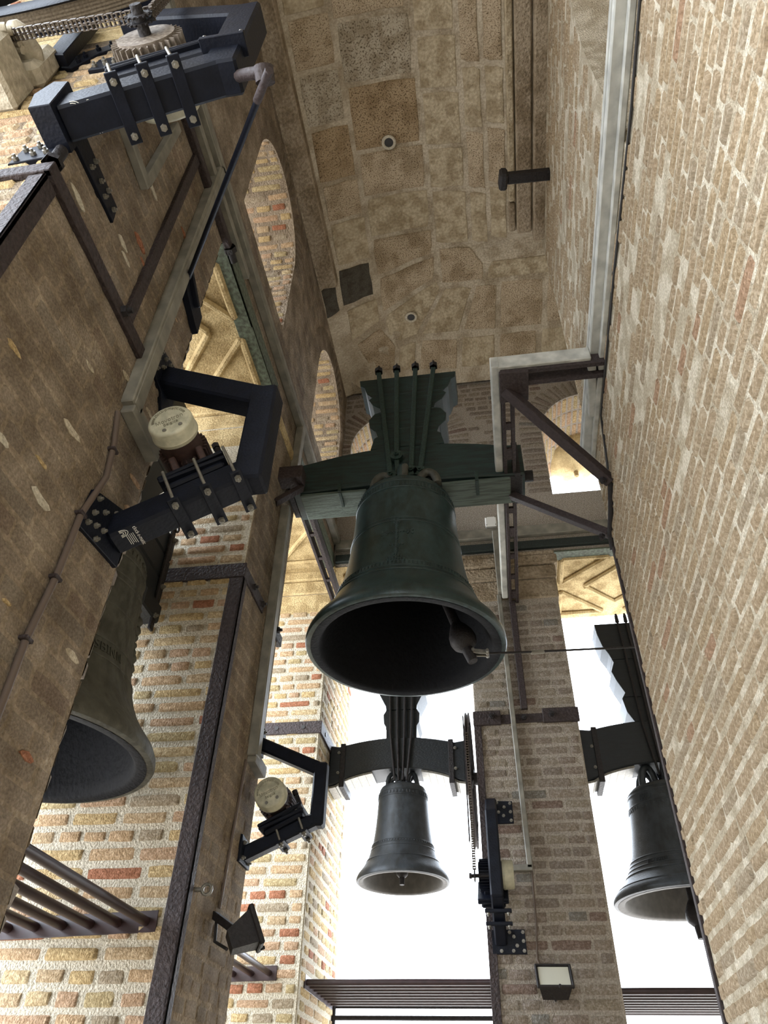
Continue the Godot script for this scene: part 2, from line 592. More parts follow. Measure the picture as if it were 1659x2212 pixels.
# the nearest 300 of these become bricks of the parent, the rest one part
func set_bricks(parent: Node3D, list: Array, called := "brick", most := 300) -> void:
	list.sort_custom(func(a, b): return a.at.distance_squared_to(FLOOR_EYE) < b.at.distance_squared_to(FLOOR_EYE))
	var rest := {}
	for i in list.size():
		var b: Dictionary = list[i]
		var up: Vector3 = b.n.cross(b.u).normalized()
		if up.dot(b.up) < 0.0:
			up = -up
		var along: Vector3 = up.cross(b.n)
		var x := Transform3D(Basis(along * b.size.x, up * b.size.y, b.n * b.size.z), b.at)
		if i < most:
			var m := MeshInstance3D.new()
			m.name = called
			m.mesh = brick_shapes[b.kind].mesh
			m.material_override = M["brick_" + b.set][b.tone]
			m.transform = x
			parent.add_child(m, true)
		else:
			var key: String = "%s %d" % [b.set, b.tone]
			if not rest.has(key):
				rest[key] = Shape.new()
			rest[key].join(brick_shapes[b.kind].shape, x)
	if rest.is_empty():
		return
	var am := ArrayMesh.new()
	var o := MeshInstance3D.new()
	o.name = called + "_courses"
	o.set_meta("kind", "stuff")
	for key in rest:
		var a := []
		a.resize(Mesh.ARRAY_MAX)
		a[Mesh.ARRAY_VERTEX] = rest[key].v
		a[Mesh.ARRAY_NORMAL] = rest[key].n
		am.add_surface_from_arrays(Mesh.PRIMITIVE_TRIANGLES, a)
		am.surface_set_material(am.get_surface_count() - 1, M["brick_" + key.split(" ")[0]][int(key.split(" ")[1])])
	o.mesh = am
	parent.add_child(o, true)


# a ring of bricks on edge round an arch: in the plane of u and up, about a centre
func arch_ring(centre: Vector3, u: Vector3, n: Vector3, r0: float, r1: float, set: String, from: float, to: float, count: int, seedn: int) -> Array:
	var r := rng(seedn)
	var out := []
	for i in count:
		var t := lerpf(from, to, (i + 0.5) / count)
		var d := u * cos(t) + Vector3.UP * sin(t)
		var along := -u * sin(t) + Vector3.UP * cos(t)
		var tone := r.randi() % 5 if r.randf() > 0.2 else 5 + r.randi() % 3
		out.append({"at": centre + d * (r0 + r1) * 0.5, "u": d, "up": along, "n": n, "size": Vector3((r1 - r0) * r.randf_range(0.94, 1.0), absf(to - from) / count * r0 * 0.72, 0.014), "tone": tone, "kind": r.randi() % 9, "set": set})
	return out


# height of the vault over a point of the plan
func vault(x: float, z: float) -> float:
	var a := 9.42 + 0.38 * (1.0 - minf(1.0, pow((x + 0.325) / 1.325, 2.0)))
	if z < -4.6:
		a = 9.8 - 0.38 * pow(maxf(0.0, (-0.325 - x) / 1.325), 2.0)
		a = minf(a, 9.8 - 0.38 * pow(maxf(0.0, (-5.2 - z) / 1.25), 2.0))
	return a


# a block of the vault: a plan outline, hung under the backing with rounded edges and a worn face
func vault_stone(parent: Node3D, poly: PackedVector2Array, m: Material, drop := 0.013, called := "stone_block") -> MeshInstance3D:
	stone_seed += 1
	var r := rng(7000 + stone_seed)
	var c := Vector2.ZERO
	for p in poly:
		c += p
	c /= poly.size()
	var outer := PackedVector2Array()
	for i in poly.size():
		var a := poly[i]
		var b := poly[(i + 1) % poly.size()]
		for k in 3:
			var q := a.lerp(b, (k + 0.12) / 3.0 if k == 0 else k / 3.0)
			q += (c - q).normalized() * (0.018 + r.randf_range(0.0, 0.012))
			outer.append(q)
	var s := Shape.new()
	var rings := []
	for k in [[1.0, -0.03], [0.985, 0.6], [0.93, 1.0], [0.5, 1.05]]:
		var ring := []
		for q in outer:
			var w := c.lerp(q, k[0])
			ring.append(Vector3(w.x, vault(w.x, w.y) - drop * (k[1] + (r.randf_range(-0.25, 0.25) if k[1] > 0.5 else 0.0)), w.y))
		rings.append(ring)
	var mid := Vector3(c.x, vault(c.x, c.y) - drop * 1.05, c.y)
	var count := outer.size()
	for k in rings.size() - 1:
		for i in count:
			var j := (i + 1) % count
			var o: Vector3 = Vector3.DOWN * (2.0 if k else 0.4) + (rings[k][i] - mid) * (1.0 if k < 2 else 0.0)
			s.quad(rings[k][i], rings[k][j], rings[k + 1][j], rings[k + 1][i], o)
	for i in count:
		s.flat(mid, rings[-1][i], rings[-1][(i + 1) % count], Vector3.DOWN)
	# soften the face: share normals between the corners that meet
	var sum := {}
	for i in s.v.size():
		var key := Vector3i(s.v[i] * 2000.0)
		sum[key] = sum.get(key, Vector3.ZERO) + s.n[i]
	for i in s.v.size():
		s.n[i] = sum[Vector3i(s.v[i] * 2000.0)].normalized()
	return part(parent, called, s, m)


func rect(x0: float, y0: float, x1: float, y1: float) -> PackedVector2Array:
	return PackedVector2Array([Vector2(x0, y0), Vector2(x1, y0), Vector2(x1, y1), Vector2(x0, y1)])


# the wall over a row of openings with one small round arch over each: outlines in (along, up)
func arched_wall(s: Shape, from: float, to: float, arches: Array, y0: float, sill: float, spring: float, radius: float, y1: float, x: Transform3D, thick: float) -> void:
	s.prism(rect(from, y0, to, sill), 0.0, -thick, x)
	var at := from
	for k in arches.size() + 1:
		var a: float = (arches[k] if k < arches.size() else to + radius) - radius
		s.prism(rect(at, sill, a, y1), 0.0, -thick, x)
		if k < arches.size():
			var poly := PackedVector2Array()
			for i in 25:
				var t := PI - PI * i / 24.0
				poly.append(Vector2(arches[k] + radius * cos(t), spring + radius * sin(t)))
			poly.append(Vector2(arches[k] + radius, y1))
			poly.append(Vector2(arches[k] - radius, y1))
			s.prism(poly, 0.0, -thick, x)
			at = arches[k] + radius


# carved underside of a lintel: a slab with raised fillets round a lozenge and four corner triangles. plan maps (across 0..1, along 0..1) to the plan
func carved_soffit(parent: Node3D, o: Vector3, u: Vector3, w: Vector3) -> void:
	var s := Shape.new()
	var at := func(a: float, b: float, y := 0.0) -> Vector3: return o + u * a + w * b + Vector3.DOWN * y
	var p := [at.call(0, 0, 0.012), at.call(1, 0, 0.012), at.call(1, 1, 0.012), at.call(0, 1, 0.012)]
	s.quad(p[0], p[1], p[2], p[3], Vector3.DOWN)
	var up := Vector3.UP * 0.35
	s.quad(p[0] + up, p[1] + up, p[2] + up, p[3] + up, Vector3.UP)
	part(parent, "soffit_slab", s, M.lintel_stone)
	var fillet := func(pts: Array) -> void:
		var f := Shape.new()
		for i in pts.size():
			var a: Vector3 = at.call(pts[i].x, pts[i].y, 0.026)
			var b: Vector3 = at.call(pts[(i + 1) % pts.size()].x, pts[(i + 1) % pts.size()].y, 0.026)
			f.bar(a, b, 0.06, 0.045, Vector3.UP, 0.018)
		part(parent, "carved_fillet", f, M.lintel_stone)
	fillet.call([Vector2(0.5, 0.24), Vector2(0.74, 0.5), Vector2(0.5, 0.76), Vector2(0.26, 0.5)])
	fillet.call([Vector2(0.08, 0.10), Vector2(0.42, 0.10), Vector2(0.08, 0.44)])
	fillet.call([Vector2(0.92, 0.10), Vector2(0.58, 0.10), Vector2(0.92, 0.44)])
	fillet.call([Vector2(0.08, 0.90), Vector2(0.42, 0.90), Vector2(0.08, 0.56)])
	fillet.call([Vector2(0.92, 0.90), Vector2(0.58, 0.90), Vector2(0.92, 0.56)])


# impost: courses of dressed stone at the head of a pier with a moulded top, wrapped round a rectangle of the plan
func impost(parent: Node3D, x0: float, z0: float, x1: float, z1: float, y0: float, m: Material) -> void:
	for c in [[0.0, 0.24, 0.012], [0.245, 0.41, 0.022], [0.415, 0.53, 0.05], [0.535, 0.60, 0.03]]:
		var s := Shape.new()
		s.block(Vector3(x0 - c[2], y0 + c[0], z0 - c[2]), Vector3(x1 + c[2], y0 + c[1], z1 + c[2]), 0.012)
		part(parent, "dressed_stone", s, m)


func build_shell() -> void:
	make_brick_shapes()
	var out_x := LEFT - THICK
	var out_z := FAR - THICK
	var s: Shape
	# floor: the slab of the bell chamber
	var fl := structure("floor", "paved floor of the bell chamber")
	s = Shape.new()
	s.block(Vector3(-3.2, -0.3, -8.0), Vector3(7.0, 0.0, 8.0))
	part(fl, "slab", s, M.paving)
	# right wall: the core of the tower, with an arched doorway high up near the camera
	var wr := structure("wall_right", "pale worn brick core wall on the right of the corridor")
	s = Shape.new()
	var face := Transform3D(Basis(Vector3.FORWARD, Vector3.UP, Vector3.LEFT), Vector3(RIGHT, 0, 0))   # x runs away from the camera, z out of the wall
	s.prism(rect(-8.0, 0.0, -0.95, 10.2), 0.0, -1.2, face)
	s.prism(rect(1.93, 0.0, 4.55, 10.2), 0.0, -1.2, face)
	s.prism(rect(-0.95, 0.0, 1.93, 5.9), 0.0, -1.2, face)
	var head := PackedVector2Array()
	for i in 21:
		var t := PI - PI * i / 20.0
		head.append(Vector2(0.49 + 1.44 * cos(t), 7.2 + 1.9 * sin(t)))
	head.append(Vector2(1.93, 10.2))
	head.append(Vector2(-0.95, 10.2))
	s.prism(head, 0.0, -1.2, face)
	part(wr, "masonry", s, M.mortar_side)
	s = Shape.new()
	s.block(Vector3(RIGHT + 1.2, 0.0, -4.55), Vector3(5.6, 10.2, 4.6))
	part(wr, "core", s, M.mortar_core)
	var skip := PackedVector2Array(head.slice(0, 21))
	skip.append(Vector2(1.93, 5.9))
	skip.append(Vector2(-0.95, 5.9))
	for i in skip.size():
		skip[i] -= Vector2(0.3, 1.7)
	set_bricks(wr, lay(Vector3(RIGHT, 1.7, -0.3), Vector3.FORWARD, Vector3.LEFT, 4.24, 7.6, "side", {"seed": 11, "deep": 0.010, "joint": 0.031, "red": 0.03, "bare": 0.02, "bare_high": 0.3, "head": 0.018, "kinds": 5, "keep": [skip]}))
	# piers of the left wall and the far wall
	var p1 := structure("pillar", "dirty brick pier of the left wall, nearest to the camera")
	s = Shape.new()
	s.block(Vector3(out_x, 0, -2.49), Vector3(LEFT, SOFFIT + 0.3, -1.15), 0.01)
	s.block(Vector3(out_x, SOFFIT, -2.49), Vector3(LEFT, 10.2, -1.15), 0.01)
	part(p1, "masonry", s, M.mortar_dirty)
	var l1 := lay(Vector3(LEFT, 1.6, -1.17), Vector3.FORWARD, Vector3.RIGHT, 1.31, 5.6, "dirty", {"seed": 21, "deep": 0.005, "joint": 0.016, "kinds": 5})
	l1 += lay(Vector3(out_x, 3.4, -1.15), Vector3.RIGHT, Vector3.BACK, 1.33, 2.95, "lit", {"seed": 22, "deep": 0.012})
	l1 += lay(Vector3(out_x, 7.1, -1.15), Vector3.RIGHT, Vector3.BACK, 1.33, 1.6, "lit", {"seed": 29, "deep": 0.012})
	# broken bricks along the back edge of the pier
	var er := rng(88)
	for k in 49:
		l1.append({"at": Vector3(LEFT - 0.11, 1.75 + k * 0.0945, -2.49), "u": Vector3.RIGHT, "up": Vector3.UP, "n": Vector3.FORWARD, "size": Vector3(0.225, 0.084, er.randf_range(0.004, 0.045)), "tone": er.randi() % 5, "kind": er.randi() % 5, "set": "dirty"})
	set_bricks(p1, l1)
	# flaked spots where pale and orange brick shows through the dirt
	var fr := rng(515)
	for i in 46:
		var c := Vector2(fr.randf_range(1.2, 2.45), fr.randf_range(2.2, 5.9))
		var poly := PackedVector2Array()
		var ln := fr.randf_range(0.02, 0.075)
		for k in 8:
			var a := TAU * k / 8.0
			poly.append(c + Vector2(cos(a) * ln, sin(a) * ln * fr.randf_range(0.16, 0.42)))
		s = Shape.new()
		s.prism(poly, 0.0, 0.0085, Transform3D(Basis(Vector3.BACK, Vector3.UP, Vector3.LEFT) * Basis(Vector3.UP, PI), Vector3(LEFT, 0, 0)), 0.002)
		part(p1, "flaked_spot", s, [M.mortar_lit, M.mortar_lit, M.brick_lit[0], M.brick_lit[3], M.brick_lit[5], M.mortar_side][fr.randi() % 6])
	impost(p1, out_x, -1.2, LEFT - 0.03, -1.16, 6.42, M.lintel_stone)
	var p2 := structure("pillar_001", "brick pier of the left wall between the two left openings")
	s = Shape.new()
	s.block(Vector3(out_x, 0, -4.84), Vector3(LEFT, SOFFIT, -3.95), 0.01)
	part(p2, "masonry", s, M.mortar_lit)
	s = Shape.new()
	s.block(Vector3(LEFT - 0.02, 0.5, -4.838), Vector3(LEFT + 0.004, SOFFIT, -3.955))
	part(p2, "render_coat", s, M.mortar_dirty)
	var l2 := lay(Vector3(out_x + 0.35, 1.6, -3.95), Vector3.RIGHT, Vector3.BACK, 0.98, 4.25, "lit", {"seed": 23, "deep": 0.013, "joint": 0.033, "red": 0.06})
	l2 += lay(Vector3(LEFT + 0.003, 1.6, -3.97), Vector3.FORWARD, Vector3.RIGHT, 0.85, 4.3, "dirty", {"seed": 24, "deep": 0.006, "joint": 0.018, "kinds": 5})
	set_bricks(p2, l2)
	impost(p2, out_x, -4.83, LEFT - 0.03, -3.96, 5.93, M.lintel_stone)
	var p3 := structure("pillar_002", "brick corner pier where the left wall meets the far wall")
	s = Shape.new()
	s.block(Vector3(out_x, 0, out_z), Vector3(LEFT, SOFFIT, FAR), 0.01)
	part(p3, "masonry", s, M.mortar_lit)
	var l3 := lay(Vector3(out_x + 0.5, 2.0, FAR), Vector3.RIGHT, Vector3.BACK, 0.83, 4.0, "lit", {"seed": 25, "deep": 0.013, "joint": 0.032, "red": 0.09})
	l3 += lay(Vector3(LEFT, 2.0, FAR - 0.02), Vector3.FORWARD, Vector3.RIGHT, 1.31, 3.95, "lit", {"seed": 26, "deep": 0.009})
	set_bricks(p3, l3)
	impost(p3, out_x, out_z, LEFT, FAR, 5.93, M.lintel_stone)
	var p4 := structure("pillar_003", "brick pier of the far wall between the two far openings")
	s = Shape.new()
	s.block(Vector3(-0.18, 0, out_z), Vector3(0.75, SOFFIT, FAR), 0.01)
	part(p4, "masonry", s, M.mortar_core)
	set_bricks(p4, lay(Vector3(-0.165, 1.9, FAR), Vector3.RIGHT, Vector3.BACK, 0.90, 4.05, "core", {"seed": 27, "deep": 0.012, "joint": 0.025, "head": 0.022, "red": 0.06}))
	impost(p4, -0.18, out_z, 0.75, FAR, 5.93, M.plaster)
	# the rest of the outer walls, out of sight, that shade and close the place
	var p5 := structure("wall_back", "outer walls behind the camera and past the corner")
	s = Shape.new()
	s.block(Vector3(2.25, 0, out_z), Vector3(3.2, SOFFIT, FAR))
	s.block(Vector3(5.2, 0, out_z), Vector3(7.0, 10.2, FAR))
	s.block(Vector3(5.6, 0, -6.5), Vector3(7.0, 10.2, -4.5))
	s.block(Vector3(out_x, 0, 1.7), Vector3(LEFT, 10.2, 3.0))
	s.block(Vector3(out_x, 0, 4.5), Vector3(LEFT, 10.2, 5.4))
	s.block(Vector3(out_x, 0, 6.0), Vector3(LEFT, 10.2, 7.6))
	s.block(Vector3(LEFT, 6.5, 6.2), Vector3(5.6, 10.2, 7.6))
	s.block(Vector3(-0.2, 0, 6.2), Vector3(0.8, 6.5, 7.6))
	s.block(Vector3(2.3, 0, 6.2), Vector3(5.6, 6.5, 7.6))
	s.block(Vector3(LEFT, 0, 6.4), Vector3(5.6, 1.1, 6.8))
	for z in [[-3.95, -2.49], [-6.45, -4.84], [-1.15, 1.7], [3.0, 4.5]]:
		s.block(Vector3(out_x, 0, z[0]), Vector3(out_x + 0.3, 1.1, z[1]))
	for x in [[-1.65, -0.18], [0.75, 2.25], [3.2, 5.2]]:
		s.block(Vector3(x[0], 0, out_z), Vector3(x[1], 1.1, out_z + 0.3))
	part(p5, "masonry", s, M.mortar_lit)
	# upper left wall with small arches over the openings
	var wl := structure("wall_left", "upper part of the left outer wall with two small brick arches")
	s = Shape.new()
	var lface := Transform3D(Basis(Vector3.FORWARD, Vector3.UP, Vector3.RIGHT), Vector3(LEFT, 0, 0))
	# Basis(forward, up, right) is left handed when read as x, y, z, so the outlines are pushed the other way
	arched_wall(s, 2.48, 6.45, [3.22, 5.645], SOFFIT, 7.35, 8.42, 0.62, 10.2, lface, THICK)
	part(wl, "masonry", s, M.mortar_dirty)
	s = Shape.new()
	s.block(Vector3(out_x, 8.6, -1.16), Vector3(LEFT, 10.2, 1.71))
	s.block(Vector3(out_x, SOFFIT, 3.0), Vector3(LEFT, 10.2, 4.5))
	part(wl, "masonry", s, M.mortar_dirty)
	var la := []
	for zc in [3.22, 5.645]:
		la += arch_ring(Vector3(LEFT, 8.42, -zc), Vector3.FORWARD, Vector3.RIGHT, 0.625, 0.90, "dirty", 0.0, PI, 26, int(zc * 10))
		# the lit far jamb and head of the arch passage
		la += lay(Vector3(out_x, 7.36, -zc - 0.62), Vector3.RIGHT, Vector3.BACK, 1.34, 1.05, "lit", {"seed": 40 + int(zc), "deep": 0.012})
		for k in 19:
			var t := 0.06 + k * 0.16
			var d := Vector3.FORWARD * cos(t) + Vector3.UP * sin(t)
			for q in lay(Vector3(0, 0, 0), Vector3.RIGHT, Vector3.BACK, 1.34, 0.095, "lit", {"seed": 60 + k + int(zc) * 9, "deep": 0.012}):
				q.at = Vector3(out_x + q.at.x, 8.42, -zc) + d * 0.62
				q.n = -d
				q.up = (Vector3.UP - d * d.y).normalized()
				la.append(q)
	la += lay(Vector3(LEFT, SOFFIT + 0.1, -2.5), Vector3.FORWARD, Vector3.RIGHT, 3.94, 2.8, "dirty", {"seed": 41, "deep": 0.004, "joint": 0.02, "keep": [hole(0.72, 1.79, 0.92), hole(3.145, 1.79, 0.92)]})
	set_bricks(wl, la)
	# upper far wall
	var wf := structure("wall_far", "upper part of the far wall with small brick arches over its openings")
	s = Shape.new()
	var fface := Transform3D(Basis(Vector3.RIGHT, Vector3.UP, Vector3.BACK), Vector3(0, 0, FAR))
	arched_wall(s, out_x, 7.0, [-0.92, 1.5, 4.2], SOFFIT, 7.35, 8.42, 0.62, 10.2, fface, THICK)
	part(wf, "masonry", s, M.mortar_core)
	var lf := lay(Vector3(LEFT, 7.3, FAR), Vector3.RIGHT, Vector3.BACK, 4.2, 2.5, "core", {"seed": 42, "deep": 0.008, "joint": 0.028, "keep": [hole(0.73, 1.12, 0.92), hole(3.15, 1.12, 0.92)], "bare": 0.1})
	for xc in [-0.92, 1.5]:
		lf += arch_ring(Vector3(xc, 8.42, FAR), Vector3.RIGHT, Vector3.BACK, 0.625, 0.90, "core", 0.0, PI, 26, int(xc * 10) + 50)
		for side in [-1, 1]:
			for k in 11:
				lf.append({"at": Vector3(xc + side * 0.76, 7.42 + k * 0.0945, FAR), "u": Vector3.RIGHT, "up": Vector3.UP, "n": Vector3.BACK, "size": Vector3(0.26, 0.062, 0.016), "tone": k % 5, "kind": k % 9, "set": "core"})
		for k in 24:
			var t := 0.06 + k * 0.13
			var d := Vector3.RIGHT * cos(t) + Vector3.UP * sin(t)
			for j in 5:
				lf.append({"at": Vector3(xc, 8.42, FAR - 0.13 - j * 0.25) + d * 0.62, "u": Vector3.FORWARD, "up": d.cross(Vector3.FORWARD), "n": -d, "size": Vector3(0.235, 0.056, 0.012), "tone": (k * 3 + j) % 5, "kind": (k + j) % 9, "set": "lit"})
	set_bricks(wf, lf)
	for xc in [-0.92, 1.5]:
		s = Shape.new()
		s.lathe([Vector2(0, -0.20), Vector2(0.03, -0.18), Vector2(0.035, -0.10), Vector2(0.10, -0.08), Vector2(0.26, -0.03), Vector2(0.40, 0.08), Vector2(0.47, 0.22), Vector2(0.48, 0.36), Vector2(0.0, 0.40)], 32, Transform3D(Basis(), Vector3(xc - 0.1, 8.84, FAR - THICK + 0.2)))
		part(wf, "stone_boss", s, M.lintel_stone)
	# lintels with carved undersides over the openings
	var lt := structure("lintel", "pale stone lintels with carved undersides over the openings")
	carved_soffit(lt, Vector3(0.75, SOFFIT, FAR - 0.0), Vector3(1.5, 0, 0), Vector3(0, 0, -THICK))
	carved_soffit(lt, Vector3(-1.65, SOFFIT, FAR - 0.0), Vector3(1.47, 0, 0), Vector3(0, 0, -THICK))
	carved_soffit(lt, Vector3(LEFT, SOFFIT, -2.49), Vector3(-THICK, 0, 0), Vector3(0, 0, -1.46))
	carved_soffit(lt, Vector3(LEFT, SOFFIT, -4.84), Vector3(-THICK, 0, 0), Vector3(0, 0, -1.61))
	build_ceiling()


# a horseshoe outline (with its brick ring) in the plane of a wall
func hole(x: float, spring: float, radius: float) -> PackedVector2Array:
	var p := PackedVector2Array()
	for i in 13:
		p.append(Vector2(x + radius * cos(PI * i / 12.0), spring + radius * sin(PI * i / 12.0)))
	p.append(Vector2(x - radius, spring - 1.1))
	p.append(Vector2(x + radius, spring - 1.1))
	return p


func build_ceiling() -> void:
	var ce := structure("ceiling", "low stone vault of the corridor in large pale brown blocks")
	var s := Shape.new()
	# the backing, seen in the joints
	var step := 0.2
	var xs := []
	var x := -1.75
	while x < 7.0:
		xs.append(x)
		x += step if x < 1.4 else 1.0
	var zs := []
	var z := 8.0
	while z > -6.6:
		zs.append(z)
		z -= 0.2 if z < 2.0 else 1.0
	for i in xs.size() - 1:
		for j in zs.size() - 1:
			if xs[i] > 1.1 and zs[j] > -4.0:
				continue
			var q := []
			for k in [[0, 0], [1, 0], [1, 1], [0, 1]]:
				var px: float = xs[i + k[0]]
				var pz: float = zs[j + k[1]]
				q.append(Vector3(px, vault(px, pz), pz))
			s.quad(q[0], q[1], q[2], q[3], Vector3.DOWN)
	s.block(Vector3(-3.0, 10.2, -7.8), Vector3(7.0, 10.5, 7.6))
	part(ce, "mortar_bed", s, M.joint)
	var cell := func(x0: float, x1: float, list: Array, m: Array) -> void:
		for i in list.size() - 1:
			vault_stone(ce, PackedVector2Array([Vector2(x0, list[i]), Vector2(x1, list[i]), Vector2(x1, list[i + 1]), Vector2(x0, list[i + 1])]), m[(i * 3 + int(x0 * 7.0 + 20.0)) % m.size()])
	var st: Array = [M.stone, M.stone_brown, M.stone_pale, M.stone_grey, M.stone]
	cell.call(-1.41, -0.99, [0.6, 0.0, -0.5, -0.98, -1.48, -1.97, -2.45, -2.98, -3.56, -4.0, -4.56], st)
	cell.call(-0.98, -0.24, [0.6, 0.0, -0.6, -1.05, -1.58, -2.10, -2.67, -3.34, -3.84, -4.32], st)
	cell.call(-0.23, 0.185, [0.6, -0.1, -0.66, -1.2, -1.75, -2.34, -2.85, -3.41, -3.88, -4.56], [M.stone_pale, M.stone, M.stone_grey])
	cell.call(0.20, 0.40, [0.4, -0.4, -1.2, -1.9, -2.64, -3.26, -3.91, -4.56], [M.stone, M.stone_pale])
	cell.call(0.42, 0.62, [0.4, -0.4, -1.2, -1.95, -2.64, -3.22, -3.85, -4.50], [M.stone_pale, M.stone])
	var odd := [
		[Vector2(-1.43, -4.57), Vector2(-1.03, -4.57), Vector2(-1.03, -5.05), Vector2(-1.45, -5.10)],
		[Vector2(-1.66, -4.73), Vector2(-1.46, -4.66), Vector2(-1.47, -5.12), Vector2(-1.66, -5.18)],
		[Vector2(-0.99, -4.33), Vector2(-0.24, -4.33), Vector2(-0.25, -4.66), Vector2(-0.99, -4.84)],
		[Vector2(-0.99, -4.86), Vector2(-0.25, -4.68), Vector2(-0.25, -4.98), Vector2(-0.99, -5.36)],
		[Vector2(-0.99, -5.40), Vector2(-0.26, -5.02), Vector2(-0.20, -5.14), Vector2(-0.58, -5.76), Vector2(-0.84, -5.82), Vector2(-0.98, -5.70)],
		[Vector2(-0.18, -5.14), Vector2(0.19, -5.15), Vector2(-0.02, -5.77), Vector2(-0.55, -5.78)],
		[Vector2(0.21, -5.15), Vector2(0.49, -5.15), Vector2(0.46, -5.80), Vector2(0.01, -5.78)],
		[Vector2(0.51, -5.14), Vector2(1.06, -5.14), Vector2(1.06, -5.81), Vector2(0.48, -5.81)],
		[Vector2(1.08, -5.14), Vector2(1.8, -5.12), Vector2(1.8, -5.80), Vector2(1.08, -5.80)],
		[Vector2(-1.44, -5.13), Vector2(-1.01, -5.08), Vector2(-1.01, -5.45), Vector2(-1.43, -5.63)],
		[Vector2(-1.40, -5.67), Vector2(-1.05, -5.52), Vector2(-0.87, -5.85), Vector2(-0.94, -6.19), Vector2(-1.27, -6.14)],
		[Vector2(-0.85, -5.86), Vector2(-0.60, -5.80), Vector2(-0.64, -6.20), Vector2(-0.92, -6.19)],
		[Vector2(-0.57, -5.81), Vector2(-0.05, -5.83), Vector2(-0.08, -6.24), Vector2(-0.61, -6.21)],
		[Vector2(-0.03, -5.83), Vector2(0.43, -5.83), Vector2(0.42, -6.23), Vector2(-0.06, -6.24)],
		[Vector2(0.46, -5.84), Vector2(0.97, -5.83), Vector2(0.97, -6.23), Vector2(0.44, -6.23)],
		[Vector2(0.99, -5.84), Vector2(1.6, -5.82), Vector2(1.6, -6.20), Vector2(0.99, -6.22)],
		[Vector2(-0.22, -4.60), Vector2(0.18, -4.60), Vector2(0.34, -4.86), Vector2(0.34, -5.10), Vector2(-0.21, -5.10)],
		[Vector2(0.36, -4.85), Vector2(1.7, -4.85), Vector2(1.7, -5.11), Vector2(0.36, -5.10)],
	]
	for i in odd.size():
		var m: Material = [M.stone_dark, M.stone_dark, M.stone, M.stone, M.stone_pale, M.stone_pale, M.stone, M.stone][i] if i < 8 else [M.stone, M.stone_pale][i % 2]
		vault_stone(ce, PackedVector2Array(odd[i]), m)
	# mouldings along the springing of the vault
	var run := func(x0: float, x1: float, z0: float, z1: float, drop: float, m: Material) -> void:
		var f := Shape.new()
		f.block(Vector3(x0, minf(vault(x0, -2.0), vault(x1, -2.0)) - drop, z1), Vector3(x1, maxf(vault(x0, -2.0), vault(x1, -2.0)) + 0.1, z0), 0.014)
		part(ce, "moulding", f, m)
	run.call(-1.66, -1.43, 2.0, -4.70, 0.05, M.plaster)
	run.call(0.63, 0.70, 1.0, -4.0, 0.07, M.stone_pale)
	run.call(0.71, 0.87, 1.0, -4.35, 0.05, M.plaster)
	run.call(0.88, 1.02, 1.0, -4.40, 0.09, M.plaster)
	run.call(0.63, 0.70, -4.03, -4.36, 0.05, M.plaster)
	# two drilled holes
	for p in [[Vector3(-0.608, 9.75, -3.28), 0.05], [Vector3(-0.636, 9.745, -5.479), 0.05]]:
		var h := Shape.new()
		h.cyl(p[0] + Vector3(0, -0.002, 0), p[0] + Vector3(0, 0.05, 0), p[1], p[1], 20)
		part(ce, "drilled_hole", h, M.wire)
		h = Shape.new()
		var ring := []
		for i in 20:
			ring.append(p[0] + Vector3(cos(TAU * i / 20) * p[1] * 1.25, 0.0, sin(TAU * i / 20) * p[1] * 1.25))
		h.tube(ring, 0.016, 6, true)
		part(ce, "mortar_collar", h, M.mortar_lit)


# ---------------------------------------------------------------- makers
# lettering as a shape: bend maps (along, up, out) to a place
func letters(text: String, height: float, depth: float, place: Callable, bold := false) -> Shape:
	var font := SystemFont.new()
	font.font_names = PackedStringArray(["Droid Serif" if bold else "Droid Sans"])
	var t := TextMesh.new()
	t.font = font
	t.font_size = 32
	t.pixel_size = 0.01
	t.depth = 0.04
	t.curve_step = 4.0
	t.text = text
	var a := t.get_mesh_arrays()
	var s := Shape.new()
	if a.is_empty():
		return s
	var k := height / 0.23
	var vs: PackedVector3Array = a[Mesh.ARRAY_VERTEX]
	var ix: PackedInt32Array = a[Mesh.ARRAY_INDEX]
	for i in range(0, ix.size(), 3):
		var q := []
		for j in 3:
			var p: Vector3 = vs[ix[i + j]]
			q.append(place.call(Vector3(p.x * k, p.y * k, (p.z / 0.04 + 0.5) * depth)))
		# TextMesh winds its faces clockwise already
		var f: Vector3 = (q[2] - q[0]).cross(q[1] - q[0])
		if f.length_squared() > 1e-18:
			f = f.normalized()
			s.v.append_array([q[0], q[1], q[2]])
			s.n.append_array([f, f, f])
	return s


func bell_profile(r: float, h: float) -> Array:
	var out := []
	for p in [[0.965, 0.0], [0.99, 0.004], [1.0, 0.016], [0.995, 0.036], [0.965, 0.068], [0.915, 0.10], [0.855, 0.14], [0.80, 0.185], [0.752, 0.235], [0.70, 0.31], [0.660, 0.39], [0.630, 0.48], [0.604, 0.59], [0.585, 0.70], [0.570, 0.81], [0.556, 0.90], [0.538, 0.945], [0.505, 0.972], [0.45, 0.988], [0.34, 1.0], [0.15, 1.006], [0.0, 1.008]]:
		out.append(Vector2(p[0] * r, p[1] * h))
	return out


func bell_radius(r: float, h: float, y: float) -> float:
	var p := bell_profile(r, h)
	for i in range(2, p.size() - 1):
		if y <= p[i + 1].y:
			return lerpf(p[i].x, p[i + 1].x, clampf((y - p[i].y) / (p[i + 1].y - p[i].y), 0, 1))
	return 0.0


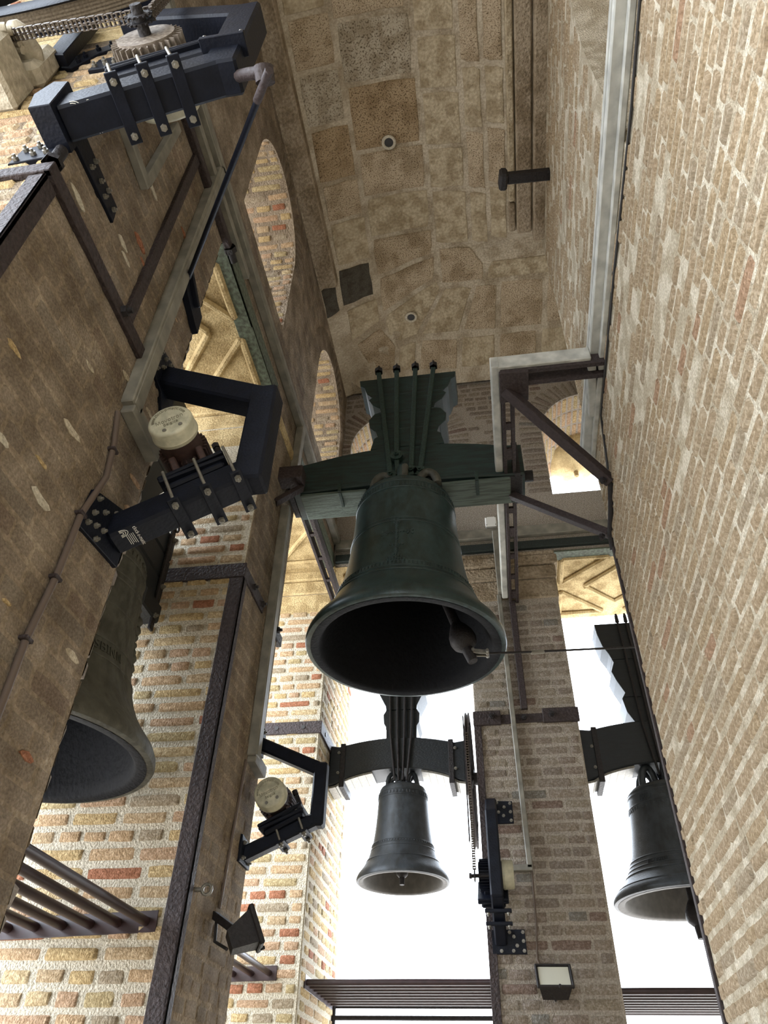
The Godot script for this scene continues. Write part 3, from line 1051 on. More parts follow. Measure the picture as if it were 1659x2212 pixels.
# a bell: body of one casting, raised bands, crown loops on top, clapper inside
func bell(label: String, at: Vector3, r: float, h: float, m: Material, bands: Array, crown_turn: float, clapper_to: Vector3, clapper_m: Material, inside: Material) -> Node3D:
	var t := thing("bell", label, "bell", at, "bronze bells of the tower")
	var s := Shape.new()
	var prof := bell_profile(r, h)
	var inner := [[0.0, 0.955], [0.30, 0.95], [0.44, 0.93], [0.50, 0.86], [0.53, 0.74], [0.555, 0.6], [0.59, 0.47], [0.63, 0.36], [0.68, 0.27], [0.74, 0.19], [0.79, 0.12], [0.825, 0.06], [0.85, 0.012], [0.875, 0.0], [0.945, -0.002]]
	var all := [Vector2(0.94 * r, 0.0)]
	all.append_array(prof)
	s.lathe(all, 72, Transform3D(Basis(), at))
	part(t, "bell_body", s, m)
	var hollow := []
	for p in inner:
		hollow.append(Vector2(p[0] * r, p[1] * h))
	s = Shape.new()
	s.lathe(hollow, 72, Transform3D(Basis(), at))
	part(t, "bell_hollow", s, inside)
	for b in bands:
		var y: float = b[0] * h
		var ring := []
		for i in 72:
			var q := bell_radius(r, h, y)
			ring.append(at + Vector3(cos(TAU * i / 72) * q, y, sin(TAU * i / 72) * q))
		s = Shape.new()
		s.tube(ring, b[1] * r, 6, true)
		part(t, "moulded_band", s, m)
	for i in 6:
		var a := crown_turn + TAU * i / 6.0
		var d := Vector3(cos(a), 0, sin(a))
		var path := []
		for k in 9:
			var u := PI * k / 8.0
			path.append(at + d * r * (0.26 + 0.13 * cos(u)) + Vector3.UP * (h * 0.985 + r * 0.30 * sin(u)))
		s = Shape.new()
		s.tube(path, r * 0.052, 8)
		part(t, "crown_loop", s, m)
	var top := at + Vector3(0, h * 0.9, 0)
	var dir := (clapper_to - top).normalized()
	var c := Node3D.new()
	c.name = "clapper"
	t.add_child(c)
	s = Shape.new()
	s.cyl(top, clapper_to - dir * r * 0.1, r * 0.032, r * 0.055, 12)
	part(c, "clapper_shaft", s, clapper_m)
	s = Shape.new()
	s.lathe([Vector2(0, -1.0), Vector2(0.5, -0.92), Vector2(0.88, -0.55), Vector2(1.0, -0.1), Vector2(0.93, 0.4), Vector2(0.68, 0.95), Vector2(0.45, 1.35)], 18, Transform3D(Basis(Quaternion(Vector3.UP, -dir)).scaled_local(Vector3.ONE * r * 0.135), clapper_to))
	part(c, "clapper_ball", s, clapper_m)
	s = Shape.new()
	s.cyl(clapper_to + dir * r * 0.12, clapper_to + dir * r * 0.27, r * 0.06, r * 0.05, 12)
	part(c, "clapper_tip", s, clapper_m)
	return t


# raised lettering round a bell at height y, its middle at angle mid (0 faces +x, PI/2 faces +z)
func bell_letters(t: Node3D, text: String, at: Vector3, r: float, h: float, y: float, size: float, mid: float, m: Material) -> void:
	var s := letters(text, size, 0.006, func(p: Vector3) -> Vector3:
		var yy := y * h + p.y
		var q := bell_radius(r, h, yy) + p.z
		var a := mid - p.x / bell_radius(r, h, y * h)
		return at + Vector3(cos(a) * q, yy, sin(a) * q))
	if s.v.size():
		part(t, "raised_lettering", s, m)


# a frieze of small raised marks round a bell
func bell_frieze(t: Node3D, at: Vector3, r: float, h: float, y: float, size: float, count: int, m: Material) -> void:
	var s := Shape.new()
	var g := rng(int(y * 1000) + count)
	for i in count:
		var a := TAU * i / count
		var q := bell_radius(r, h, y * h)
		var d := Vector3(cos(a), 0, sin(a))
		s.box(Transform3D(Basis(Vector3.UP.cross(d), Vector3.UP, d), at + d * q + Vector3.UP * y * h), Vector3(TAU * q / count * g.randf_range(0.4, 0.7), size * g.randf_range(0.7, 1.0), 0.010), 0.002)
	part(t, "raised_frieze", s, m)


# outline of a counterweight head with scrolled sides: half widths against height, mirrored about x
func head_outline(x: float, half: Array) -> PackedVector2Array:
	var p := PackedVector2Array()
	for q in half:
		p.append(Vector2(x + q[0], q[1]))
	for i in range(half.size() - 1, -1, -1):
		p.append(Vector2(x - half[i][0], half[i][1]))
	return p


# cuts an outline into boards at the given heights and builds each as a part
func boards(t: Node3D, outline: PackedVector2Array, cuts: Array, z0: float, z1: float, x: Transform3D, m: Material, called := "head_board") -> void:
	for i in cuts.size() - 1:
		var strip := rect(-9, cuts[i] + 0.002, 9, cuts[i + 1] - 0.002)
		for poly in Geometry2D.intersect_polygons(outline, strip):
			var s := Shape.new()
			s.prism(poly, z0, z1, x, 0.006)
			part(t, called, s, m)


# a C-shaped bracket of square steel tube that holds a bell motor: side is the normal of its plane, out points away from the wall
func bracket(label: String, at: Vector3, out: Vector3, side: Vector3, low: Vector2, low_end: Vector2, high_end: Vector2, high: Vector2, w: float, plates: Array, clamps: Array) -> Node3D:
	var t := thing("motor_bracket", label, "bracket", at, "steel brackets of the bell motors")
	var p := func(q: Vector2, k := 0.0) -> Vector3: return at + out * q.x + Vector3.UP * (q.y - at.y) + side * k
	var s := Shape.new()
	s.bar(p.call(low), p.call(low_end), w, w, side, 0.012)
	part(t, "lower_arm", s, M.steel)
	s = Shape.new()
	s.bar(p.call(high), p.call(high_end), w, w, side, 0.012)
	part(t, "upper_arm", s, M.steel)
	s = Shape.new()
	var d := (high_end - low_end).normalized()
	s.bar(p.call(low_end - d * w * 0.55), p.call(high_end + d * w * 0.55), w * 1.02, w * 1.02, side, 0.012)
	part(t, "upright", s, M.steel)
	for q in plates:
		# outline corners in the wall's plane: (along side, height)
		s = Shape.new()
		var poly := PackedVector2Array(q[0])
		var x := Transform3D(Basis(side, Vector3.UP, out), Vector3(at.x, 0, at.z) - side * 0.0)
		s.prism(poly, 0.0, 0.022, x, 0.003)
		var pl := part(t, "wall_plate", s, M.steel)
		for b in q[1]:
			s = Shape.new()
			s.bolt(x * Vector3(b.x, b.y, 0.022), out, 0.0135)
			part(pl, "bolt", s, M.zinc)
	var arm := (low_end - low).normalized()
	var up2 := Vector2(-arm.y, arm.x)
	if up2.y < 0.0:
		up2 = -up2
	for k in clamps:
		var c := low.lerp(low_end, k)
		s = Shape.new()
		var o: Vector3 = p.call(c - up2 * (w * 0.5 + 0.009))
		var upv: Vector3 = out * up2.x + Vector3.UP * up2.y
		s.bar(o + side * w * 0.98, o - side * w * 0.98, 0.055, 0.016, upv, 0.003)
		var cl := part(t, "clamp_strap", s, M.steel)
		for e in [0.74, -0.74]:
			s = Shape.new()
			s.bolt(o + side * w * e - upv * 0.008, -upv, 0.016)
			part(cl, "nut", s, M.zinc)
			s = Shape.new()
			s.cyl(o + side * w * e, o + side * w * e + upv * w * 1.7, 0.008, 0.008, 8)
			part(cl, "threaded_rod", s, M.zinc)
	return t


# a bell motor: axis points from the body to the cap, down from the axis to the arm it stands on
func motor(label: String, at: Vector3, axis: Vector3, down: Vector3, r: float, length: float, seat: float, fins: Material, writing := true) -> Node3D:
	var t := thing("bell_motor", label, "motor", at, "bell motors on the steel brackets")
	var across := axis.cross(down).normalized()
	var s := Shape.new()
	s.cyl(at - axis * length * 0.5, at + axis * length * 0.28, r * 0.88, r * 0.88, 28)
	part(t, "housing", s, fins)
	s = Shape.new()
	for i in 30:
		var d := across * cos(TAU * i / 30) + down * sin(TAU * i / 30)
		s.box(Transform3D(Basis(axis.cross(d), axis, d), at + d * r * 0.97 - axis * length * 0.22), Vector3(0.006, length * 0.5, r * 0.22))
	part(t, "cooling_fins", s, fins)
	s = Shape.new()
	var b := Transform3D(Basis(across, axis, across.cross(axis)), at + axis * length * 0.24)
	var depth := r * 0.72
	s.lathe([Vector2(0, -0.01), Vector2(r * 0.97, -0.01), Vector2(r * 1.0, 0.0), Vector2(r * 1.0, depth * 0.12), Vector2(r * 0.97, depth * 0.16), Vector2(r * 0.96, depth * 0.85), Vector2(r * 0.9, depth * 0.97), Vector2(r * 0.8, depth), Vector2(0, depth)], 40, b)
	var cap := part(t, "motor_cap", s, M.cap)
	cap.set_meta("label", "round cream plastic motor cap")
	var face := at + axis * (length * 0.24 + depth)
	if writing:
		for e in [[0.35, -0.55], [-0.35, -0.55]]:
			s = Shape.new()
			var up := -down
			s.cyl(face + across * r * e[0] + up * r * e[1] - axis * 0.001, face + across * r * e[0] + up * r * e[1] + axis * 0.004, 0.011, 0.010, 10)
			part(cap, "cap_screw", s, M.zinc)
		var right := (-down).cross(axis).normalized()
		var lines := [["www.clock-o-matic.com", 0.0], ["Movotron", 0.02], ["Belgica", -0.24]]
		for l in lines.size():
			var place := func(q: Vector3) -> Vector3:
				if l == 0:
					var a := PI / 2 - q.x / (r * 0.78)
					return face + (right * cos(a) - down * sin(a)) * (r * 0.72 + q.y) + axis * q.z * 0.5
				return face + right * q.x - down * (q.y + r * lines[l][1]) + axis * q.z * 0.5
			s = letters(lines[l][0], r * [0.15, 0.2, 0.15][l], 0.004, place)
			if s.v.size():
				part(cap, "lettering", s, M.ink)
	# two hinged plates between the motor and the arm, a sprung bolt at their free end
	var high := minf(maxf(r * 1.12, seat - 0.07), r * 1.9)
	for e in [-0.6, 0.6]:
		s = Shape.new()
		s.box(Transform3D(Basis(across, down, across.cross(down)), at + down * (r * 0.8 + high) * 0.5 + across * r * e - axis * length * 0.12), Vector3(r * 0.3, high - r * 0.8, length * 0.5), 0.006)
		part(t, "motor_foot", s, fins)
	for k in [[high, 0.0], [high + 0.03, 0.06]]:
		s = Shape.new()
		var o: Vector3 = at + down * k[0] - axis * length * 0.12
		var tilt: float = k[1]
		var u := across * cos(tilt) + down * sin(tilt)
		s.box(Transform3D(Basis(u, u.cross(axis), axis), o), Vector3(r * 2.9, 0.02, minf(length * 0.9, 0.24)), 0.006)
		part(t, "base_plate", s, M.steel)
	s = Shape.new()
	var lowest := maxf(seat, high + 0.07)
	s.box(Transform3D(Basis(across, down, across.cross(down)), at + down * (high + 0.035 + lowest) * 0.5 - axis * length * 0.12), Vector3(r * 2.6, lowest - high - 0.035, minf(length * 0.7, 0.2)), 0.012)
	part(t, "base_box", s, M.steel)
	var hinge := at + down * high + across * r * 1.3
	s = Shape.new()
	s.cyl(hinge, hinge - down * r * 0.95, 0.008, 0.008, 8)
	for i in 12:
		var o := hinge - down * (r * 0.08 + r * 0.065 * i)
		s.cyl(o, o - down * r * 0.03, 0.017, 0.017, 10)
	s.nut(hinge - down * r * 0.9, -down, 0.02, 0.03)
	part(t, "sprung_bolt", s, M.iron_dark)
	return t


# a fixed length of rectangular section as a top-level thing, or the part of one
func rod(t: Node, called: String, path: Array, r: float, m: Material, seg := 8) -> MeshInstance3D:
	var s := Shape.new()
	s.tube(path, r, seg)
	return part(t, called, s, m)


func ducting(label: String, runs: Array, m: Material, group := "") -> Node3D:
	var t := thing("cable_duct", label, "cable duct", runs[0][0], group)
	for q in runs:
		var s := Shape.new()
		s.bar(q[0], q[1], q[2], q[3], q[4] if q.size() > 4 else Vector3.UP, 0.006)
		var d := part(t, "duct_length", s, m)
		# the lid, a shallow board along the outer side
		if q.size() > 5:
			s = Shape.new()
			s.bar(q[0] + q[5], q[1] + q[5], q[6].x, q[6].y, q[4], 0.003)
			part(d, "duct_lid", s, m)
	return t


# bars set side by side between two mounting plates
func grille(label: String, a0: Vector3, a1: Vector3, along: Vector3, count: int, r: float, both := true) -> Node3D:
	var t := thing("grille", label, "grille", a0, "brown bar grilles across the openings")
	for i in count:
		var p := a0.lerp(a1, (i + 0.0) / (count - 1))
		rod(t, "bar", [p, p + along], r, M.bar_paint, 10)
	var d := (a1 - a0).normalized()
	var s := Shape.new()
	s.bar(a0 - d * 0.06, a1 + d * 0.06, 0.012, 0.10, Vector3.UP, 0.002)
	part(t, "mounting_plate", s, M.bar_paint)
	if both:
		s = Shape.new()
		s.bar(a0 - d * 0.06 + along, a1 + d * 0.06 + along, 0.012, 0.10, Vector3.UP, 0.002)
		part(t, "mounting_plate", s, M.bar_paint)
	return t


# a flat iron or angle fixed to masonry: one mesh, top-level
func iron(called: String, label: String, category: String, s: Shape, m: Material, group := "") -> MeshInstance3D:
	var o := part(self, called, s, m)
	tag(o, label, category, group)
	return o


# ---------------------------------------------------------------- things
func build_things() -> void:
	big_bell()
	far_bell()
	right_bell()
	left_bell()
	bell_frames()
	brackets_and_motors()
	near_wheel()
	irons()
	ducts_and_cables()
	grilles()
	lights_and_rest()


func big_bell() -> void:
	var at := Vector3(-0.60, 4.36, -4.68)
	var r := 0.737
	var h := 1.47
	var b := bell("large green-black bronze bell hanging in the middle with its mouth open towards the viewer", at, r, h, M.bronze_green, [[0.235, 0.010], [0.262, 0.007], [0.30, 0.007], [0.60, 0.009], [0.625, 0.006], [0.86, 0.010], [0.915, 0.008]], PI / 2, Vector3(-0.18, 4.43, -4.68), M.iron_dark, M.hollow_shade)
	bell_frieze(b, at, r, h, 0.282, 0.035, 110, M.bronze_green)
	bell_frieze(b, at, r, h, 0.888, 0.05, 84, M.bronze_green)
	# the cross in relief, built of small lozenges on a stepped foot, facing the camera
	var s := Shape.new()
	var mid := PI / 2 + 0.02
	var dot := func(dx: float, y: float, k: float) -> void:
		var q := bell_radius(r, h, y)
		var a := mid - dx / q
		var d := Vector3(cos(a), 0, sin(a))
		s.box(Transform3D(Basis(Vector3.UP.cross(d), Vector3.UP, d) * Basis(Vector3.BACK, PI / 4), at + d * q + Vector3.UP * y), Vector3(k, k, 0.014), 0.003)
	for i in 16:
		dot.call(0.0, 0.52 + i * 0.023, 0.020)
	for i in range(-4, 5):
		dot.call(i * 0.022, 0.76, 0.020)
	for i in range(-2, 3):
		dot.call(i * 0.022, 0.62, 0.018)
	for e in [[-0.1, 0.76], [0.1, 0.76], [0.0, 0.88]]:
		for k in [[0.018, 0.018], [-0.018, 0.018], [0.018, -0.018], [-0.018, -0.018]]:
			dot.call(e[0] + k[0], e[1] + k[1], 0.018)
	for j in 4:
		for i in range(-j - 1, j + 2):
			dot.call(i * 0.02, 0.51 - j * 0.024, 0.018)
	part(b, "relief_cross", s, M.bronze_green)
	# chalk scrawl on the far inner side
	s = letters("Jorge B", 0.07, 0.003, func(p: Vector3) -> Vector3:
		var a := -PI / 2 - 0.12 + p.x / 0.52
		var q := 0.585 + (0.26 - p.y) * 0.16 - p.z
		return at + Vector3(cos(a) * q, 0.235 + p.y, sin(a) * q))
	if s.v.size():
		part(b, "chalk_scrawl", s, M.chalk)
	# pull wire and shackle at the clapper's tip
	var w := thing("pull_wire", "thin wire with a steel shackle running from the large bell's clapper to the right", "wire", Vector3(-0.10, 4.33, -4.68))
	rod(w, "wire", [Vector3(-0.02, 4.30, -4.68), Vector3(0.35, 4.36, -4.80), Vector3(2.1, 4.80, -5.60)], 0.008, M.iron_dark, 6)
	s = Shape.new()
	s.bar(Vector3(-0.12, 4.315, -4.655), Vector3(0.0, 4.30, -4.66), 0.012, 0.035, Vector3.UP, 0.004)
	s.bar(Vector3(-0.12, 4.315, -4.705), Vector3(0.0, 4.30, -4.70), 0.012, 0.035, Vector3.UP, 0.004)
	part(w, "shackle", s, M.zinc)
	for p in [Vector3(-0.11, 4.314, -4.68), Vector3(-0.01, 4.30, -4.68)]:
		s = Shape.new()
		s.cyl(p + Vector3(0, 0, -0.05), p + Vector3(0, 0, 0.05), 0.012, 0.012, 10)
		part(w, "shackle_pin", s, M.zinc)
	s = Shape.new()
	s.bar(Vector3(0.30, 4.35, -4.79), Vector3(0.40, 4.37, -4.82), 0.025, 0.03, Vector3.UP, 0.006)
	part(w, "turnbuckle", s, M.duct)
	# the headstock
	var y := thing("headstock", "dark green wooden headstock with a tall scrolled head above the large middle bell", "headstock", Vector3(-0.58, 5.86, -4.68), "wooden headstocks of the bells")
	var flat := Transform3D(Basis(), Vector3.ZERO)
	var poly := PackedVector2Array([Vector2(-1.56, 5.87)])
	for i in 11:
		var x := lerpf(-1.40, 0.26, i / 10.0)
		poly.append(Vector2(x, 5.87 + 0.03 * (1.0 - pow((x + 0.57) / 0.83, 2.0))))
	poly.append(Vector2(0.42, 5.87))
	poly.append(Vector2(0.42, 6.22))
	for i in 15:
		var x := lerpf(0.28, -1.45, i / 14.0)
		poly.append(Vector2(x, 6.22 + 0.12 * (1.0 - pow((x + 0.57) / 0.88, 2.0))))
	poly.append(Vector2(-1.56, 6.20))
	s = Shape.new()
	s.prism(poly, -4.86, -4.50, flat, 0.012)
	part(y, "beam", s, M.wood)
	s = Shape.new()
	s.block(Vector3(-1.50, 5.845, -4.84), Vector3(-0.92, 5.872, -4.52), 0.006)
	part(y, "worn_underside", s, M.wood_worn)
	s = Shape.new()
	s.block(Vector3(-0.28, 5.845, -4.84), Vector3(0.30, 5.872, -4.52), 0.006)
	part(y, "worn_underside", s, M.wood_worn)
	var out := head_outline(-0.565, [[0.33, 6.32], [0.30, 6.46], [0.27, 6.48], [0.29, 6.55], [0.35, 6.62], [0.36, 6.72], [0.31, 6.80], [0.25, 6.82], [0.26, 6.87], [0.33, 6.93], [0.37, 7.01], [0.34, 7.04], [0.39, 7.10], [0.42, 7.20], [0.46, 7.23], [0.47, 7.31]])
	boards(y, out, [6.28, 6.56, 6.80, 7.05, 7.33], -4.86, -4.50, flat, M.wood)
	for q in [[-0.842, 7.338, -0.703, 5.93], [-0.664, 7.343, -0.653, 6.165], [-0.48, 7.346, -0.527, 5.96], [-0.303, 7.333, -0.451, 5.95]]:
		s = Shape.new()
		var a := Vector3(q[0], q[1] + 0.02, -4.465)
		var c := Vector3(q[2], q[3], -4.465)
		s.bar(a, c, 0.045, 0.022, Vector3.BACK, 0.006)
		var st := part(y, "iron_strap", s, M.iron_green)
		s = Shape.new()
		s.nut(a, Vector3.UP, 0.04, 0.05)
		s.cyl(a + Vector3(0, 0.05, 0), a + Vector3(0, 0.11, 0), 0.018, 0.006, 8)
		part(st, "finial_nut", s, M.iron_dark)
		s = Shape.new()
		s.cyl(c + Vector3(0, 0, -0.02), c + Vector3(0, 0, 0.03), 0.055, 0.055, 14)
		s.bolt(c + Vector3(0, 0, 0.03), Vector3.BACK, 0.022)
		part(st, "strap_eye", s, M.iron_green)
	s = Shape.new()
	s.bar(Vector3(-0.653, 6.15, -4.46), Vector3(-0.64, 5.92, -4.46), 0.04, 0.02, Vector3.BACK, 0.005)
	part(y, "iron_strap", s, M.iron_green)
	for x in [-1.15, 0.02]:
		s = Shape.new()
		s.bar(Vector3(x, 5.85, -4.51), Vector3(x, 5.83, -4.68), 0.028, 0.02, Vector3.UP, 0.004)
		s.bar(Vector3(x, 5.94, -4.495), Vector3(x, 5.84, -4.495), 0.028, 0.012, Vector3.BACK, 0.003)
		part(y, "iron_staple", s, M.iron_green)
	s = Shape.new()
	s.block(Vector3(0.335, 5.86, -4.87), Vector3(0.385, 6.235, -4.485), 0.004)
	part(y, "end_band", s, M.iron_dark)
	s = Shape.new()
	s.cyl(Vector3(0.42, 6.0, -4.68), Vector3(0.50, 6.0, -4.68), 0.05, 0.05, 16)
	s.cyl(Vector3(-1.62, 6.0, -4.68), Vector3(-1.56, 6.0, -4.68), 0.05, 0.05, 16)
	part(y, "pivot_pin", s, M.iron_dark)
	# the big front loop of the crown
	s = Shape.new()
	var path := []
	for k in 13:
		var u := PI * k / 12.0
		path.append(Vector3(-0.575, 5.80 + 0.20 * sin(u), -4.44 + 0.055 * cos(u)))
	s.tube(path, 0.032, 10)
	part(b, "crown_loop", s, M.bronze_old)
	for e in [-1, 1]:
		s = Shape.new()
		path = []
		for k in 11:
			var u := PI * k / 10.0
			path.append(Vector3(-0.575 + e * (0.19 + 0.08 * cos(u)), 5.80 + 0.14 * sin(u), -4.46))
		s.tube(path, 0.036, 10)
		part(b, "crown_loop", s, M.bronze_old)


# a curved black headstock with a scrolled post, seen against the sky
func dark_headstock(label: String, x: float, z: float, y0: float, x0: float, x1: float, top: float, head: Array) -> Node3D:
	var t := thing("headstock", label, "headstock", Vector3(x, y0, z), "wooden headstocks of the bells")
	var flat := Transform3D()
	var poly := PackedVector2Array()
	var half := (x1 - x0) * 0.5
	var c := (x0 + x1) * 0.5
	for i in 15:
		var u := lerpf(-1.0, 1.0, i / 14.0)
		var low := 0.15 * (1.0 - pow(absf(u), 2.2)) if absf(u) < 0.78 else 0.15 * (1.0 - pow(0.78, 2.2)) * maxf(0.0, (0.92 - absf(u)) / 0.14)
		poly.append(Vector2(c + u * half, y0 + low))
	for i in 15:
		var u := lerpf(1.0, -1.0, i / 14.0)
		var high := 0.10 * (1.0 - u * u) if absf(u) < 0.86 else 0.04
		poly.append(Vector2(c + u * half, top + high))
	var s := Shape.new()
	s.prism(poly, z - 0.17, z + 0.17, flat, 0.01)
	part(t, "beam", s, M.wood_black)
	# pale metal shoe along the underside, both arms
	for e in [-1.0, 1.0]:
		s = Shape.new()
		for i in 6:
			var u0 := lerpf(0.36, 1.0, i / 6.0)
			var u1 := lerpf(0.36, 1.0, (i + 1) / 6.0)
			var f := func(u: float) -> float: return 0.15 * (1.0 - pow(u, 2.2)) if u < 0.78 else 0.15 * (1.0 - pow(0.78, 2.2)) * maxf(0.0, (0.92 - u) / 0.14)
			s.bar(Vector3(c + e * u0 * half, y0 - 0.012 + f.call(u0), z), Vector3(c + e * u1 * half, y0 - 0.012 + f.call(u1), z), 0.30, 0.02, Vector3.UP, 0.002)
		part(t, "metal_shoe", s, M.zinc)
		s = Shape.new()
		s.block(Vector3(c + e * half * 0.80 - 0.025, y0 - 0.02, z - 0.185), Vector3(c + e * half * 0.80 + 0.025, top + 0.05, z + 0.185), 0.004)
		part(t, "clamp_band", s, M.iron_dark)
		for k in [0.12, 0.32]:
			s = Shape.new()
			s.bolt(Vector3(c + e * half * 0.86, y0 + k, z + 0.17), Vector3.BACK, 0.016)
			part(t, "bolt", s, M.zinc)
	boards(t, head_outline(x, head), [head[0][1], lerpf(head[0][1], head[-1][1], 0.33), lerpf(head[0][1], head[-1][1], 0.66), head[-1][1] + 0.01], z - 0.16, z + 0.16, flat, M.wood_black)
	for e in [-0.105, -0.035, 0.035, 0.105]:
		rod(t, "iron_strap", [Vector3(x + e * 0.55, y0 + 0.02, z + 0.19), Vector3(x + e, y0 + 0.5, z + 0.185), Vector3(x + e * 1.25, head[-1][1] + 0.10, z + 0.175)], 0.012, M.iron_dark, 6)
		s = Shape.new()
		s.cyl(Vector3(x + e * 1.25, head[-1][1], z + 0.175), Vector3(x + e * 1.25, head[-1][1] + 0.08, z + 0.175), 0.022, 0.018, 8)
		part(t, "finial_nut", s, M.iron_dark)
	return t


func far_bell() -> void:
	var at := Vector3(-0.93, 3.40, -7.07)
	var b := bell("small grey bronze bell hanging in the far opening below the large bell", at, 0.42, 0.86, M.bronze, [[0.19, 0.012], [0.30, 0.010], [0.33, 0.010], [0.36, 0.010], [0.84, 0.012], [0.90, 0.012]], PI / 2, Vector3(-0.93, 3.49, -7.02), M.iron_dark, M.bronze_in)
	bell_frieze(b, at, 0.42, 0.86, 0.87, 0.03, 44, M.bronze)
	bell_frieze(b, at, 0.42, 0.86, 0.345, 0.014, 70, M.bronze)
	dark_headstock("black curved headstock with a scrolled post over the small far bell", -0.93, -7.07, 4.24, -1.64, -0.31, 4.60, [[0.15, 4.55], [0.155, 4.82], [0.18, 4.86], [0.185, 4.95], [0.155, 5.0], [0.16, 5.04], [0.19, 5.10], [0.24, 5.2], [0.25, 5.35], [0.29, 5.5], [0.30, 5.9]])
	# chain wheel on the pivot, in a plane across the opening's depth
	var w := thing("chainwheel", "large thin chain wheel edge-on beside the brick pier at the small far bell", "wheel", Vector3(-0.265, 4.32, -7.07))
	var c := Vector3(-0.265, 4.32, -7.07)
	var s := Shape.new()
	var x := Transform3D(Basis(Vector3.UP, Vector3.RIGHT, Vector3.FORWARD), c)
	s.lathe([Vector2(0.56, -0.02), Vector2(0.62, -0.02), Vector2(0.62, -0.008), Vector2(0.60, -0.004), Vector2(0.60, 0.004), Vector2(0.62, 0.008), Vector2(0.62, 0.02), Vector2(0.56, 0.02), Vector2(0.56, -0.02)], 64, x)
	part(w, "rim", s, M.iron)
	for i in 6:
		var d := Vector3(0, cos(TAU * i / 6), sin(TAU * i / 6))
		s = Shape.new()
		s.bar(c, c + d * 0.57, 0.016, 0.05, Vector3.RIGHT, 0.003)
		part(w, "spoke", s, M.iron_dark)
	s = Shape.new()
	s.cyl(c - Vector3(0.05, 0, 0), c + Vector3(0.06, 0, 0), 0.06, 0.06, 20)
	part(w, "hub", s, M.iron_dark)
	s = Shape.new()
	for e in [-0.02, 0.02]:
		s.bar(c + Vector3(-0.045, -0.62, 0.14 + e), c + Vector3(-0.045, 0.52, 0.14 + e), 0.016, 0.012, Vector3.RIGHT, 0.002)
	for k in 8:
		s.block(c + Vector3(-0.051, -0.62 + k * 0.16, 0.12), c + Vector3(-0.039, -0.54 + k * 0.16, 0.16), 0.001)
	part(w, "perforated_bar", s, M.iron_dark)
	chain("roller chain hanging from the far chain wheel down to the motor on the pier", [Vector3(-0.265, 4.52, -6.48), Vector3(-0.265, 4.30, -6.445), Vector3(-0.255, 3.75, -6.36), Vector3(-0.245, 3.20, -6.03)], 1, Vector3.RIGHT)


func right_bell() -> void:
	var at := Vector3(1.50, 3.20, -7.07)
	var b := bell("dark bronze bell at the right, half hidden behind the edge of the right wall", at, 0.63, 0.96, M.bronze, [[0.10, 0.008], [0.20, 0.010], [0.245, 0.008], [0.285, 0.008], [0.325, 0.010], [0.80, 0.010], [0.90, 0.010], [0.935, 0.010]], PI / 2, Vector3(1.50, 3.10, -7.0), M.iron_dark, M.bronze_in)
	bell_letters(b, "IXO      OF", at, 0.63, 0.96, 0.84, 0.055, PI / 2 + 0.45, M.bronze)
	bell_letters(b, "IAM DREAE", at, 0.63, 0.96, 0.265, 0.026, PI / 2 + 0.62, M.bronze)
	bell_frieze(b, at, 0.63, 0.96, 0.77, 0.03, 60, M.bronze)
	dark_headstock("black headstock with a tall scrolled post over the half hidden right bell", 1.50, -7.07, 4.20, 0.79, 2.21, 4.66, [[0.13, 4.6], [0.15, 4.72], [0.22, 4.86], [0.24, 5.0], [0.20, 5.06], [0.26, 5.2], [0.29, 5.3], [0.25, 5.40], [0.28, 5.5], [0.33, 5.6], [0.36, 5.74], [0.37, 5.86]])


